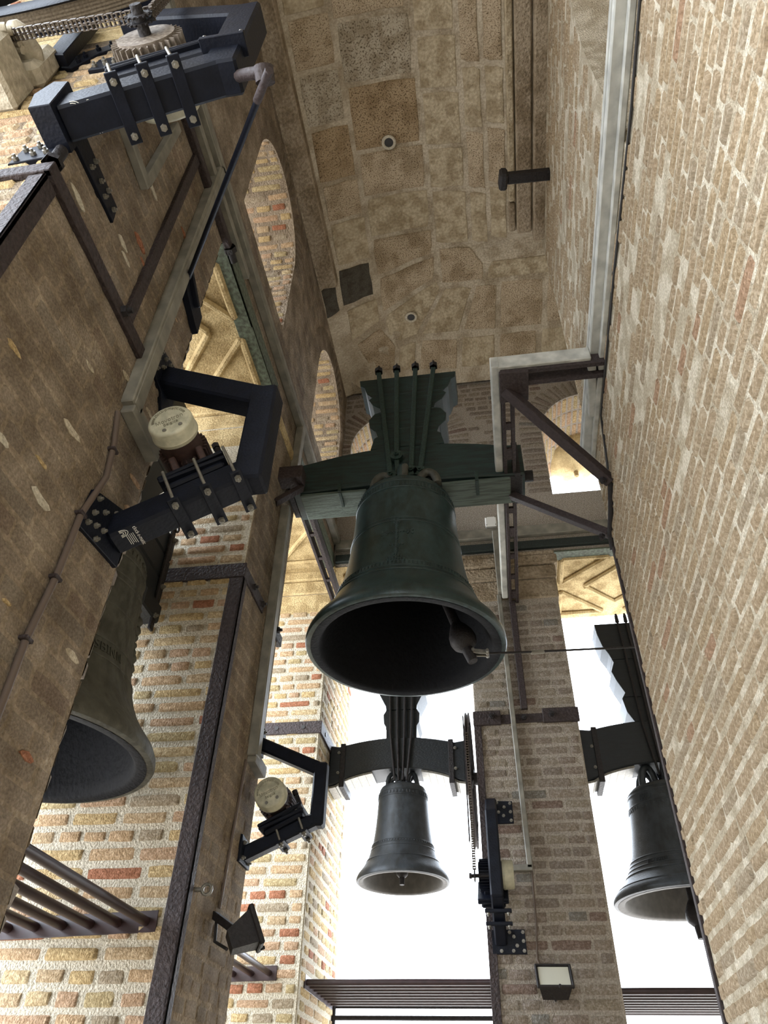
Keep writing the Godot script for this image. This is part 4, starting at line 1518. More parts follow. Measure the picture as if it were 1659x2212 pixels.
func left_bell() -> void:
	var at := Vector3(-2.38, 3.04, -3.22)
	var b := bell("big weathered bronze bell at the left, partly behind the near brick pier", at, 0.69, 1.28, M.bronze_old, [[0.33, 0.009], [0.42, 0.008], [0.60, 0.006], [0.74, 0.010], [0.77, 0.008], [0.87, 0.012], [0.95, 0.010]], 0.0, Vector3(-2.38, 3.12, -3.2), M.iron_dark, M.hollow_shade)
	bell_letters(b, "VSBINN", at, 0.69, 1.28, 0.375, 0.05, 0.35, M.bronze_old)
	bell_frieze(b, at, 0.69, 1.28, 0.91, 0.045, 60, M.bronze_old)
	var s := Shape.new()
	var g := rng(5)
	for i in 16:
		var a := -0.75 + g.randf_range(-0.1, 0.1)
		var y := 0.62 + 0.026 * i
		var q := bell_radius(0.69, 1.28, y)
		s.ball(at + Vector3(cos(a) * q, y, sin(a) * q), Vector3(0.035, 0.03, 0.035) * g.randf_range(0.6, 1.2), 8)
	part(b, "relief_figure", s, M.bronze_old)
	var t := thing("headstock", "dark headstock boards above the left bell, half hidden by the near pier", "headstock", Vector3(-2.36, 4.32, -3.22), "wooden headstocks of the bells")
	var x := Transform3D(Basis(Vector3.FORWARD, Vector3.UP, Vector3.RIGHT), Vector3(0, 0, 0))
	for k in 3:
		s = Shape.new()
		var y0 := 4.34 + k * 0.19
		s.block(Vector3(-2.54, y0, -3.89), Vector3(-2.18, y0 + 0.185, -2.55), 0.012)
		part(t, "beam_board", s, M.wood_black)
	s = Shape.new()
	s.block(Vector3(-2.57, 4.20, -3.88), Vector3(-2.15, 4.335, -3.62), 0.012)
	part(t, "end_shoe", s, M.wood_black)
	s = Shape.new()
	s.bar(Vector3(-2.165, 4.12, -3.82), Vector3(-2.165, 5.02, -3.78), 0.05, 0.02, Vector3.RIGHT, 0.004)
	var st := part(t, "iron_strap", s, M.iron_dark)
	for q in [4.22, 4.45, 4.85]:
		s = Shape.new()
		s.bolt(Vector3(-2.155, q, -3.805), Vector3.RIGHT, 0.018)
		part(st, "bolt", s, M.zinc)
	s = Shape.new()
	var loop := []
	for i in 12:
		loop.append(Vector3(-2.15, 4.96 + 0.035 * sin(TAU * i / 12), -3.79 + 0.035 * cos(TAU * i / 12)))
	s.tube(loop, 0.009, 6, true)
	part(t, "wire_loop", s, M.wire)
	boards(t, head_outline(3.22, [[0.30, 4.90], [0.31, 5.05], [0.36, 5.12], [0.38, 5.22], [0.33, 5.32], [0.36, 5.42], [0.42, 5.52], [0.43, 5.66], [0.40, 5.75], [0.46, 5.85], [0.47, 6.0]]), [4.9, 5.25, 5.62, 6.01], -2.53, -2.20, x, M.wood_black)
	s = Shape.new()
	s.cyl(Vector3(-2.36, 4.46, -3.95), Vector3(-2.36, 4.46, -3.88), 0.045, 0.045, 14)
	part(t, "pivot_pin", s, M.iron_dark)


# a roller chain along a path; rows side by side along across. Its links are a few pixels each: one mesh
func chain(label: String, path: Array, rows: int, across: Vector3, pitch := 0.026) -> void:
	var s := Shape.new()
	var from: Vector3 = path[0]
	var at := 0.0
	var seg := 0
	var pts := []
	while seg < path.size() - 1:
		var a: Vector3 = path[seg]
		var b: Vector3 = path[seg + 1]
		if at > a.distance_to(b):
			at -= a.distance_to(b)
			seg += 1
			continue
		pts.append(a.lerp(b, at / a.distance_to(b)))
		at += pitch
	for i in pts.size() - 1:
		var d: Vector3 = (pts[i + 1] - pts[i]).normalized()
		var up := across.cross(d).normalized()
		for r in rows:
			var o := across * (r - (rows - 1) * 0.5) * 0.030
			for e in [-1.0, 1.0]:
				var w := 0.009 if i % 2 else 0.012
				s.bar(pts[i] + o + across * e * w - d * 0.004, pts[i + 1] + o + across * e * w + d * 0.004, 0.003, 0.017, up)
		s.cyl(pts[i] - across * (0.013 + (rows - 1) * 0.015), pts[i] + across * (0.013 + (rows - 1) * 0.015), 0.007, 0.007, 6)
	iron("chain", label, "chain", s, M.chain, "roller chains of the bell wheels")


# the iron framework across the corridor that carries the large bell
func bell_frames() -> void:
	var y := 5.93
	var t := thing("bell_gantry", "brown iron channel frame at the right with a crossbar, carrying the large bell's right end", "frame", Vector3(0.29, y, -3.5))
	var s: Shape
	for x in [0.265, 0.335]:
		s = Shape.new()
		s.block(Vector3(x - 0.014, y - 0.05, -6.44), Vector3(x + 0.014, y + 0.05, -3.50), 0.004)
		part(t, "channel", s, M.iron)
	for k in 9:
		s = Shape.new()
		s.block(Vector3(0.278, y - 0.045, -6.36 + k * 0.335), Vector3(0.322, y - 0.02, -6.29 + k * 0.335 + (0.06 if k % 3 == 0 else 0.0)), 0.002)
		part(t, "batten", s, M.iron)
	s = Shape.new()
	s.block(Vector3(0.25, y - 0.05, -3.58), Vector3(RIGHT, y + 0.05, -3.54), 0.004)
	s.block(Vector3(0.25, y - 0.05, -3.47), Vector3(RIGHT, y + 0.05, -3.43), 0.004)
	part(t, "crossbar", s, M.iron)
	s = Shape.new()
	s.block(Vector3(0.24, y - 0.08, -3.70), Vector3(0.45, y - 0.05, -3.42), 0.004)
	part(t, "corner_plate", s, M.iron)
	s = Shape.new()
	s.block(Vector3(0.23, y - 0.07, -4.84), Vector3(0.40, y + 0.06, -4.52), 0.006)
	part(t, "pivot_bearing", s, M.iron_dark)
	s = Shape.new()
	s.bar(Vector3(0.28, y - 0.05, -3.60), Vector3(0.985, 5.32, -4.09), 0.075, 0.075, Vector3.UP, 0.004)
	part(t, "brace", s, M.iron)
	s = Shape.new()
	s.bar(Vector3(0.30, y - 0.06, -4.76), Vector3(0.985, 5.19, -4.54), 0.075, 0.055, Vector3.UP, 0.004)
	part(t, "brace", s, M.iron)
	s = Shape.new()
	s.tube([Vector3(0.985, 5.36, -4.05), Vector3(0.985, 5.30, -4.14), Vector3(0.985, 5.22, -4.30), Vector3(0.985, 5.16, -4.50), Vector3(0.99, 5.05, -4.56)], 0.022, 8)
	var ws := part(t, "wall_strap", s, M.iron_dark)
	for p in [Vector3(0.93, 5.32, -4.06), Vector3(0.93, 5.17, -4.53)]:
		s = Shape.new()
		s.bolt(p, Vector3(-0.4, -1, 0.2), 0.026)
		part(ws, "bolt", s, M.iron_dark)
	# left frame
	t = thing("bell_gantry", "brown iron channel frame along the left wall, carrying the large bell's left end", "frame", Vector3(-1.53, y, -4.4))
	for x in [-1.56, -1.48]:
		s = Shape.new()
		s.block(Vector3(x - 0.014 - (0.01 if x > -1.5 else 0.0), y - 0.05, -6.44), Vector3(x + 0.014, y + 0.05, -4.32), 0.004)
		part(t, "channel", s, M.iron)
	for k in 5:
		s = Shape.new()
		s.block(Vector3(-1.546, y - 0.045, -6.2 + k * 0.36), Vector3(-1.504, y - 0.02, -6.16 + k * 0.36), 0.002)
		part(t, "batten", s, M.iron)
	s = Shape.new()
	s.block(Vector3(LEFT, y - 0.06, -4.44), Vector3(-1.44, y + 0.08, -4.30), 0.006)
	part(t, "crossbar", s, M.iron)
	s = Shape.new()
	s.block(Vector3(-1.62, y - 0.05, -4.84), Vector3(-1.45, y + 0.06, -4.52), 0.006)
	part(t, "pivot_bearing", s, M.iron_dark)
	s = Shape.new()
	s.bar(Vector3(-1.46, y - 0.05, -4.42), Vector3(-1.635, 5.62, -4.30), 0.05, 0.012, Vector3.BACK, 0.003)
	s.bar(Vector3(-1.46, y - 0.05, -4.46), Vector3(-1.635, 5.62, -4.34), 0.012, 0.06, Vector3.BACK, 0.003)
	part(t, "brace", s, M.iron)
	# post under the right frame
	s = Shape.new()
	s.block(Vector3(0.250, 4.70, FAR), Vector3(0.312, 5.90, FAR + 0.045), 0.005)
	iron("iron_post", "brown iron post standing on the strap of the middle far pier", "iron post", s, M.iron)


func brackets_and_motors() -> void:
	var wall := Vector3(LEFT, 0, 0)
	# nearest bracket, top left
	var z := -1.06
	var b := bracket("large dark blue steel bracket at the top left, nearest to the viewer", Vector3(LEFT, 5.0, z), Vector3.RIGHT, Vector3.BACK, Vector2(0.0, 4.96), Vector2(0.70, 5.23), Vector2(0.70, 5.90), Vector2(0.0, 6.17), 0.15, [
		[[Vector2(-0.46, 5.08), Vector2(-0.10, 5.08), Vector2(-0.02, 5.10), Vector2(-0.02, 4.97), Vector2(-0.10, 4.95), Vector2(-0.48, 4.97)], [Vector2(-0.22, 5.05), Vector2(-0.22, 4.99), Vector2(-0.30, 5.02), Vector2(-0.36, 5.05), Vector2(-0.36, 4.99), Vector2(-0.44, 5.02)]]], [0.36, 0.54, 0.72])
	var s := Shape.new()
	s.prism(PackedVector2Array([Vector2(LEFT - 0.22, 4.76), Vector2(LEFT, 4.78), Vector2(LEFT, 4.95), Vector2(LEFT - 0.20, 4.90)]), 0.0, 0.02, Transform3D(Basis(), Vector3(0, 0, -1.15)), 0.003)
	var pl := part(b, "wall_plate", s, M.steel)
	for q in [Vector2(-0.19, 4.79), Vector2(-0.17, 4.87), Vector2(-0.12, 4.82), Vector2(-0.11, 4.89), Vector2(-0.05, 4.92), Vector2(-0.06, 4.82)]:
		s = Shape.new()
		s.bolt(Vector3(LEFT + q.x, q.y, -1.13), Vector3.BACK, 0.015)
		part(pl, "bolt", s, M.zinc)
	s = Shape.new()
	s.prism(PackedVector2Array([Vector2(LEFT - 0.19, 5.87), Vector2(LEFT, 5.86), Vector2(LEFT, 6.04), Vector2(LEFT - 0.17, 6.02)]), 0.0, 0.02, Transform3D(Basis(), Vector3(0, 0, -1.15)), 0.003)
	pl = part(b, "wall_plate", s, M.steel)
	for q in [Vector2(-0.16, 5.91), Vector2(-0.12, 5.96), Vector2(-0.10, 5.91), Vector2(-0.06, 5.97), Vector2(-0.05, 5.91)]:
		s = Shape.new()
		s.bolt(Vector3(LEFT + q.x, q.y, -1.13), Vector3.BACK, 0.015)
		part(pl, "bolt", s, M.zinc)
	s = Shape.new()
	s.prism(PackedVector2Array([Vector2(-0.07, 4.86), Vector2(0.03, 4.86), Vector2(0.03, 5.12), Vector2(-0.05, 5.15), Vector2(-0.10, 5.02)]), -0.10, 0.10, Transform3D(Basis(), Vector3(LEFT, 0, z)), 0.004)
	part(b, "root_plate", s, M.steel)
	s = Shape.new()
	s.block(Vector3(-1.06, 5.33, z + 0.02), Vector3(-0.85, 5.36, z + 0.12), 0.003)
	var cs := part(b, "corner_clamp", s, M.steel)
	for q in [-1.04, -0.87]:
		s = Shape.new()
		s.bolt(Vector3(q, 5.36, z + 0.10), Vector3(0, 1, 0.3), 0.017)
		part(cs, "nut", s, M.zinc)
	s = Shape.new()
	s.tube([Vector3(-0.88, 5.16, z), Vector3(-0.82, 5.10, z + 0.02), Vector3(-0.76, 5.06, z + 0.03)], 0.026, 10)
	s.cyl(Vector3(-0.74, 5.02, z), Vector3(-0.74, 5.06, z + 0.05), 0.042, 0.042, 12)
	part(b, "clevis", s, M.iron)
	sticker(b, Vector3(LEFT + 0.13, 4.935, z), Vector3(0.933, 0.36, 0), Vector3.BACK, Vector3(0.36, -0.933, 0), 0.10)
	motor("grey finned motor with its shaft and chain sprocket, on the top left bracket", Vector3(-1.40, 5.66, -1.13), Vector3.FORWARD, Vector3(0.36, -0.93, 0), 0.165, 0.32, 0.44, M.motor_grey, false)
	var sp := thing("sprocket", "small toothed sprocket on the shaft of the top left motor", "sprocket", Vector3(-1.40, 5.66, -0.93))
	s = Shape.new()
	s.cyl(Vector3(-1.40, 5.66, -0.97), Vector3(-1.40, 5.66, -0.84), 0.03, 0.028, 14)
	part(sp, "shaft", s, M.iron_dark)
	for o in [-0.015, 0.015]:
		s = Shape.new()
		s.cyl(Vector3(-1.40, 5.66, -0.905 + o), Vector3(-1.40, 5.66, -0.895 + o), 0.055, 0.055, 18)
		for i in 14:
			var d := Vector3(cos(TAU * i / 14), sin(TAU * i / 14), 0)
			s.box(Transform3D(Basis(d, d.cross(Vector3.BACK), Vector3.BACK), Vector3(-1.40, 5.66, -0.90 + o) + d * 0.06), Vector3(0.016, 0.01, 0.008))
		part(sp, "toothed_disc", s, M.iron_dark)
	# tie rod from that bracket back to the pier
	var r := thing("tie_rod", "long dark blue tie rod sloping from the top left bracket to the pier", "rod", Vector3(-0.74, 5.04, -1.05))
	rod(r, "rod_bar", [Vector3(-0.745, 5.00, -1.06), Vector3(-1.60, 5.53, -2.19)], 0.015, M.steel, 10)
	rod(r, "threaded_end", [Vector3(-0.70, 4.97, -1.0), Vector3(-0.80, 5.035, -1.13)], 0.019, M.iron, 8)
	s = Shape.new()
	s.prism(PackedVector2Array([Vector2(-2.14, 5.62), Vector2(-2.22, 5.66), Vector2(-2.30, 5.60), Vector2(-2.46, 5.52), Vector2(-2.47, 5.36), Vector2(-2.40, 5.38), Vector2(-2.25, 5.44), Vector2(-2.16, 5.50)]), 0.0, 0.04, Transform3D(Basis(Vector3.BACK, Vector3.UP, Vector3.LEFT), Vector3(LEFT + 0.045, 0, 0)), 0.004)
	part(r, "anchor_plate", s, M.steel)
	s = Shape.new()
	s.bar(Vector3(-1.60, 5.59, -2.17), Vector3(-1.60, 5.47, -2.36), 0.03, 0.05, Vector3.RIGHT, 0.004)
	part(r, "anchor_fork", s, M.steel)
	# middle left bracket
	z = -2.36
	b = bracket("dark blue steel bracket on the near left pier, beside the left bell", Vector3(LEFT, 3.6, z), Vector3.RIGHT, Vector3.BACK, Vector2(0.0, 3.67), Vector2(0.62, 3.98), Vector2(0.62, 4.49), Vector2(0.0, 4.77), 0.135, [
		[[Vector2(-0.09, 3.56), Vector2(0.27, 3.52), Vector2(0.24, 3.74), Vector2(-0.03, 3.84), Vector2(-0.09, 3.80)], [Vector2(0.20, 3.72), Vector2(0.20, 3.64), Vector2(0.13, 3.70), Vector2(0.05, 3.76), Vector2(0.22, 3.57), Vector2(0.16, 3.60), Vector2(0.10, 3.62), Vector2(0.13, 3.55)]],
		[[Vector2(-0.12, 4.42), Vector2(0.02, 4.66), Vector2(0.20, 4.70), Vector2(0.19, 4.88), Vector2(-0.02, 4.93), Vector2(-0.13, 4.90)], [Vector2(0.14, 4.84), Vector2(0.15, 4.77), Vector2(0.08, 4.86), Vector2(0.08, 4.79), Vector2(0.02, 4.88), Vector2(0.13, 4.72)]]], [0.47, 0.69, 0.90])
	sticker(b, Vector3(LEFT + 0.115, 3.653, z), Vector3(0.894, 0.447, 0), Vector3.BACK, Vector3(0.447, -0.894, 0), 0.09)
	motor("motor with a cream cap on the bracket beside the left bell", Vector3(-1.395, 4.17, -2.33), Vector3.BACK, Vector3(0.45, -0.89, 0), 0.112, 0.48, 0.263, M.brown_motor)
	# small bracket on the second pier
	z = -4.75
	b = bracket("small dark steel bracket on the second left pier, under the large bell's left side", Vector3(LEFT, 3.0, z), Vector3.RIGHT, Vector3.BACK, Vector2(0.0, 2.99), Vector2(0.47, 3.20), Vector2(0.47, 3.52), Vector2(0.0, 3.73), 0.088, [
		[[Vector2(-0.10, 2.93), Vector2(0.11, 2.93), Vector2(0.11, 3.09), Vector2(-0.10, 3.07)], [Vector2(0.07, 3.05), Vector2(0.07, 2.96), Vector2(-0.06, 2.96)]],
		[[Vector2(-0.09, 3.66), Vector2(0.05, 3.66), Vector2(0.05, 3.86), Vector2(-0.02, 3.88), Vector2(-0.09, 3.82)], [Vector2(0.01, 3.83), Vector2(-0.04, 3.83), Vector2(0.01, 3.76), Vector2(-0.04, 3.76)]]], [0.50, 0.80])
	motor("small motor with a cream cap on the bracket of the second left pier", Vector3(-1.465, 3.315, -4.72), Vector3.BACK, Vector3(0.45, -0.89, 0), 0.105, 0.40, 0.19, M.brown_motor)
	# bracket on the far middle pier, seen from the front
	var px := -0.09
	b = bracket("dark steel bracket upright on the middle far pier, below the iron strap", Vector3(px, 2.8, FAR), Vector3.BACK, Vector3.LEFT, Vector2(0.0, 2.82), Vector2(0.34, 3.10), Vector2(0.34, 3.64), Vector2(0.0, 3.86), 0.095, [
		[[Vector2(0.07, 2.735), Vector2(-0.19, 2.735), Vector2(-0.185, 2.90), Vector2(0.07, 2.90)], [Vector2(-0.17, 2.755), Vector2(-0.09, 2.755), Vector2(0.0, 2.755), Vector2(-0.17, 2.82), Vector2(-0.12, 2.79), Vector2(-0.17, 2.88), Vector2(-0.10, 2.85), Vector2(-0.07, 2.88)]],
		[[Vector2(0.04, 3.69), Vector2(-0.18, 3.69), Vector2(-0.18, 3.87), Vector2(0.04, 3.88)], [Vector2(-0.16, 3.85), Vector2(-0.16, 3.78), Vector2(-0.16, 3.71), Vector2(-0.11, 3.82), Vector2(-0.10, 3.75), Vector2(-0.05, 3.86), Vector2(-0.06, 3.78)]]], [])
	for q in [[-6.20, 2.97], [-6.28, 2.90]]:
		s = Shape.new()
		s.block(Vector3(px - 0.10, q[1] - 0.012, q[0] + 0.02), Vector3(px + 0.10, q[1] + 0.012, q[0] + 0.06), 0.003)
		var cl := part(b, "clamp_strap", s, M.steel)
		for e in [-0.075, 0.075]:
			s = Shape.new()
			s.bolt(Vector3(px + e, q[1] - 0.012, q[0] + 0.04), Vector3.DOWN, 0.014)
			part(cl, "nut", s, M.zinc)
	motor("motor with its cap edge-on, behind the bracket of the middle far pier", Vector3(px, 3.23, -6.20), Vector3.RIGHT, Vector3(0, -0.8, -0.6), 0.108, 0.26, 0.19, M.steel, false)
	s = Shape.new()
	s.cyl(Vector3(-0.27, 3.20, -6.10), Vector3(-0.14, 3.20, -6.10), 0.014, 0.014, 10)
	s.cyl(Vector3(-0.252, 3.20, -6.10), Vector3(-0.242, 3.20, -6.10), 0.045, 0.045, 14)
	s.nut(Vector3(-0.27, 3.20, -6.10), Vector3.LEFT, 0.022, 0.02)
	iron("sprocket", "tiny sprocket at the lower end of the hanging chain by the far pier", "sprocket", s, M.iron_dark)


# a printed maker's plate: a bell sign and lines of small print
func sticker(t: Node3D, at: Vector3, right: Vector3, up: Vector3, out: Vector3, size: float) -> void:
	var s := Shape.new()
	var u := -up
	# reads from top to bottom along the arm's end
	s.join(letters("clock-o-matic", size * 0.17, 0.001, func(p: Vector3) -> Vector3: return at + u * p.x + right * (p.y + size * 0.3) + out * p.z))
	# small print, too fine to read: plain thin lines
	for k in 5:
		var o := at + right * size * (0.10 - 0.085 * k) + out * 0.0008
		s.bar(o - u * size * 0.36, o + u * size * (0.40 - 0.05 * (k % 3)), size * 0.022, 0.001, out)
	for k in 3:
		var r := size * (0.10 + 0.07 * k)
		var path := []
		for i in 9:
			var a := PI * i / 8.0
			path.append(at + u * (size * -0.55 + r * cos(a)) + right * (r * sin(a) * 1.6 - size * 0.45) + out * 0.001)
		s.tube(path, size * 0.018, 4)
	part(t, "maker_print", s, M.white)


# the big wheel of the next bell, cut by the top left corner of the picture
func near_wheel() -> void:
	var c := Vector3(-2.30, 7.32, -0.93)
	var t := thing("bellwheel", "big bell wheel with a worn rope groove cut off at the top left corner", "wheel", c)
	var s := Shape.new()
	var x := Transform3D(Basis(Vector3.RIGHT, Vector3.BACK, Vector3.DOWN), c)
	s.lathe([Vector2(1.12, -0.07), Vector2(1.24, -0.07), Vector2(1.27, -0.06), Vector2(1.235, -0.045), Vector2(1.225, 0.0), Vector2(1.235, 0.045), Vector2(1.27, 0.06), Vector2(1.24, 0.07), Vector2(1.12, 0.07), Vector2(1.12, -0.07)], 96, x)
	part(t, "rim", s, M.steel)
	for k in 6:
		s = Shape.new()
		s.lathe([Vector2(1.20, -0.012), Vector2(1.232, -0.012), Vector2(1.238, 0.0), Vector2(1.232, 0.012), Vector2(1.20, 0.012)], 96, Transform3D(x.basis, c + Vector3(0, 0, -0.04 + k * 0.017)))
		part(t, "rope_turn", s, M.rope)
	for i in 8:
		var d := Vector3(cos(TAU * i / 8 + 0.25), sin(TAU * i / 8 + 0.25), 0)
		s = Shape.new()
		s.bar(c + d * 0.15, c + d * 1.14, 0.05, 0.09, Vector3.BACK, 0.004)
		part(t, "spoke", s, M.steel)
	s = Shape.new()
	s.cyl(c - Vector3(0, 0, 0.12), c + Vector3(0, 0, 0.12), 0.17, 0.17, 24)
	part(t, "hub", s, M.steel)
	chain("double roller chain running from the top left sprocket out of the picture at the left", [Vector3(-1.36, 5.73, -0.90), Vector3(-1.385, 5.725, -0.90), Vector3(-1.45, 5.715, -0.90), Vector3(-2.5, 5.80, -0.90)], 2, Vector3.BACK, 0.024)
	chain("double roller chain rising from the top left sprocket past the wheel", [Vector3(-1.345, 5.70, -0.90), Vector3(-1.36, 5.74, -0.90), Vector3(-1.30, 6.9, -0.90)], 2, Vector3.BACK, 0.024)
	# bell and headstock of that wheel would hang out of view; only its steel yoke beams show in the corner
	var f := thing("steel_beam", "dark steel beams of the next bell's yoke in the top left corner", "beam", Vector3(-2.3, 6.5, -1.0))
	for q in [[Vector3(-2.9, 6.05, -0.75), Vector3(-2.0, 6.75, -0.75)], [Vector3(-2.9, 6.50, -0.80), Vector3(-1.9, 6.72, -0.80)]]:
		s = Shape.new()
		s.bar(q[0], q[1], 0.07, 0.09, Vector3.BACK, 0.005)
		part(f, "flange_beam", s, M.steel)
	# black strut with a foot plate on the jamb
	var k := thing("jamb_strut", "black steel strut with a bolted foot on the lit jamb at the top left", "strut", Vector3(-1.95, 6.0, -1.15))
	s = Shape.new()
	s.prism(PackedVector2Array([Vector2(-2.08, 6.0), Vector2(-1.97, 5.95), Vector2(-1.98, 6.6), Vector2(-2.12, 6.7)]), 0.0, 0.06, Transform3D(Basis(), Vector3(0, 0, -1.12)), 0.005)
	part(k, "strut_web", s, M.steel)
	s = Shape.new()
	s.prism(PackedVector2Array([Vector2(-2.05, 5.99), Vector2(-1.96, 5.95), Vector2(-1.85, 6.14), Vector2(-1.72, 6.22), Vector2(-1.74, 6.30), Vector2(-1.93, 6.22), Vector2(-1.99, 6.18)]), 0.0, 0.02, Transform3D(Basis(), Vector3(0, 0, -1.15)), 0.003)
	var foot := part(k, "foot_plate", s, M.steel)
	for p in [Vector2(-1.92, 6.10), Vector2(-1.87, 6.19), Vector2(-1.80, 6.22), Vector2(-1.94, 6.03)]:
		s = Shape.new()
		s.bolt(Vector3(p.x, p.y, -1.13), Vector3.BACK, 0.016)
		part(foot, "bolt", s, M.steel)
	# carved white stone corbel
	var g := thing("carved_corbel", "pale weathered stone corbel carved with folds at the left edge of the lit jamb", "carving", Vector3(-2.2, 5.42, -1.15))
	s = Shape.new()
	s.block(Vector3(-2.60, 5.46, -1.15), Vector3(-2.09, 5.74, -0.86), 0.02)
	part(g, "corbel_block", s, M.stone_white)
	s = Shape.new()
	s.block(Vector3(-2.50, 5.72, -1.15), Vector3(-2.03, 6.05, -1.02), 0.03)
	part(g, "upper_block", s, M.stone_white)
	s = Shape.new()
	var n := rng(77)
	for i in 16:
		var u := n.randf()
		s.ball(Vector3(-2.55 + 0.46 * u, 5.78 + 0.10 * sin(u * 9.0), -0.92 - 0.10 * n.randf()), Vector3(0.07, 0.035, 0.09) * n.randf_range(0.7, 1.4), 10)
	for i in 5:
		var path := []
		for j in 8:
			path.append(Vector3(-2.58 + 0.07 * j, 5.72 + 0.022 * i + 0.03 * sin(j * 0.9 + i), -0.86 - 0.03 * i + 0.02 * sin(j * 1.3)))
		s.tube(path, 0.022, 6)
	part(g, "carved_folds", s, M.stone_white)


func irons() -> void:
	var s: Shape
	# straps round the piers at one height
	var wrap := "iron straps round the piers"
	s = Shape.new()
	s.block(Vector3(LEFT, 4.61, -2.12), Vector3(LEFT + 0.03, 4.69, -1.12), 0.004)
	s.block(Vector3(LEFT - 0.75, 4.61, -1.15), Vector3(LEFT + 0.03, 4.69, -1.12), 0.004)
	var a := iron("iron_strap", "brown iron strap round the near left pier, with a bolt at its corner", "iron strap", s, M.iron, wrap)
	s = Shape.new()
	s.nut(Vector3(LEFT + 0.0, 4.70, -1.14), Vector3.UP, 0.045, 0.03)
	s.cyl(Vector3(LEFT + 0.0, 4.73, -1.14), Vector3(LEFT, 4.84, -1.14), 0.028, 0.028, 12)
	part(a, "corner_bolt", s, M.iron_dark)
	s = Shape.new()
	s.bolt(Vector3(LEFT + 0.03, 4.65, -1.83), Vector3.RIGHT, 0.03)
	part(a, "bolt", s, M.iron_dark)
	s = Shape.new()
	s.block(Vector3(LEFT - 0.9, 4.58, -3.95), Vector3(LEFT + 0.02, 4.70, -3.925), 0.004)
	s.block(Vector3(LEFT, 4.58, -4.40), Vector3(LEFT + 0.022, 4.68, -3.925), 0.004)
	a = iron("iron_strap", "dark painted iron strap across the lit jamb of the second left pier", "iron strap", s, M.iron, wrap)
	s = Shape.new()
	s.bolt(Vector3(LEFT + 0.02, 4.63, -4.13), Vector3.RIGHT, 0.022)
	part(a, "bolt", s, M.iron_dark)
	s = Shape.new()
	s.bolt(Vector3(LEFT + 0.02, 4.63, -4.35), Vector3.RIGHT, 0.022)
	part(a, "bolt", s, M.iron_dark)
	s = Shape.new()
	s.block(Vector3(LEFT - 0.02, 4.60, -4.92), Vector3(LEFT + 0.022, 4.69, -4.68), 0.004)
	a = iron("tie_plate", "small iron tie plate at the back edge of the second left pier", "iron plate", s, M.iron_dark)
	s = Shape.new()
	s.bolt(Vector3(LEFT + 0.022, 4.66, -4.76), Vector3.RIGHT, 0.025)
	part(a, "bolt", s, M.iron_dark)
	s = Shape.new()
	s.block(Vector3(LEFT - 0.7, 4.57, FAR), Vector3(LEFT + 0.015, 4.69, FAR + 0.02), 0.004)
	s.block(Vector3(LEFT, 4.57, -7.6), Vector3(LEFT + 0.02, 4.69, FAR + 0.02), 0.004)
	a = iron("iron_strap", "brown iron strap round the far left corner pier behind the small bracket", "iron strap", s, M.iron, wrap)
	s = Shape.new()
	for p in [Vector3(LEFT - 0.16, 4.63, FAR + 0.02), Vector3(LEFT - 0.42, 4.63, FAR + 0.02)]:
		s.cyl(p, p + Vector3(0, 0, 0.006), 0.02, 0.02, 10)
	for z in [-6.62, -6.95]:
		s.cyl(Vector3(LEFT + 0.02, 4.63, z), Vector3(LEFT + 0.026, 4.63, z), 0.02, 0.02, 10)
	part(a, "rivet_hole", s, M.wire)
	s = Shape.new()
	s.block(Vector3(-0.19, 4.575, FAR), Vector3(0.76, 4.66, FAR + 0.02), 0.004)
	a = iron("iron_strap", "dark iron strap across the middle far pier, thicker at both ends", "iron strap", s, M.iron, wrap)
	for q in [[-0.195, 0.06], [0.44, 0.765]]:
		s = Shape.new()
		s.block(Vector3(q[0], 4.565, FAR), Vector3(q[1], 4.70, FAR + 0.035), 0.005)
		part(a, "end_plate", s, M.iron)
	for p in [Vector3(-0.02, 4.64, FAR + 0.035), Vector3(0.52, 4.635, FAR + 0.035), Vector3(0.27, 4.62, FAR + 0.02)]:
		s = Shape.new()
		s.bolt(p, Vector3.BACK, 0.026)
		part(a, "bolt", s, M.iron_dark)
	# corner irons
	var corner := "iron angles along the pier corners"
	s = Shape.new()
	s.block(Vector3(LEFT - 0.065, 1.0, -1.15), Vector3(LEFT + 0.016, 4.60, -1.128), 0.003)
	s.block(Vector3(LEFT, 1.0, -1.22), Vector3(LEFT + 0.016, 4.60, -1.128), 0.003)
	iron("corner_iron", "reddish iron angle on the near corner of the nearest left pier", "corner iron", s, M.iron, corner)
	s = Shape.new()
	s.block(Vector3(LEFT - 0.085, 1.70, -3.95), Vector3(LEFT + 0.018, 4.575, -3.925), 0.003)
	s.block(Vector3(LEFT, 1.70, -4.00), Vector3(LEFT + 0.018, 4.575, -3.925), 0.003)
	iron("corner_iron", "long brown iron angle down the lit corner of the second left pier", "corner iron", s, M.iron, corner)
	s = Shape.new()
	s.block(Vector3(-0.19, 1.0, FAR), Vector3(-0.125, 4.565, FAR + 0.022), 0.003)
	s.block(Vector3(-0.192, 1.0, FAR - 0.06), Vector3(-0.18, 4.565, FAR + 0.022), 0.003)
	iron("corner_iron", "dark iron angle down the left edge of the middle far pier", "corner iron", s, M.iron, corner)
	s = Shape.new()
	s.block(Vector3(RIGHT - 0.018, 1.0, -4.562), Vector3(RIGHT + 0.05, 5.05, -4.55), 0.003)
	s.block(Vector3(RIGHT - 0.018, 1.0, -4.562), Vector3(RIGHT, 5.05, -4.515), 0.003)
	iron("corner_iron", "thin brown iron edge along the far corner of the right wall", "corner iron", s, M.iron, corner)
	# bars on the near left pier
	s = Shape.new()
	s.block(Vector3(LEFT, 4.69, -1.93), Vector3(LEFT + 0.03, 6.49, -1.86), 0.004)
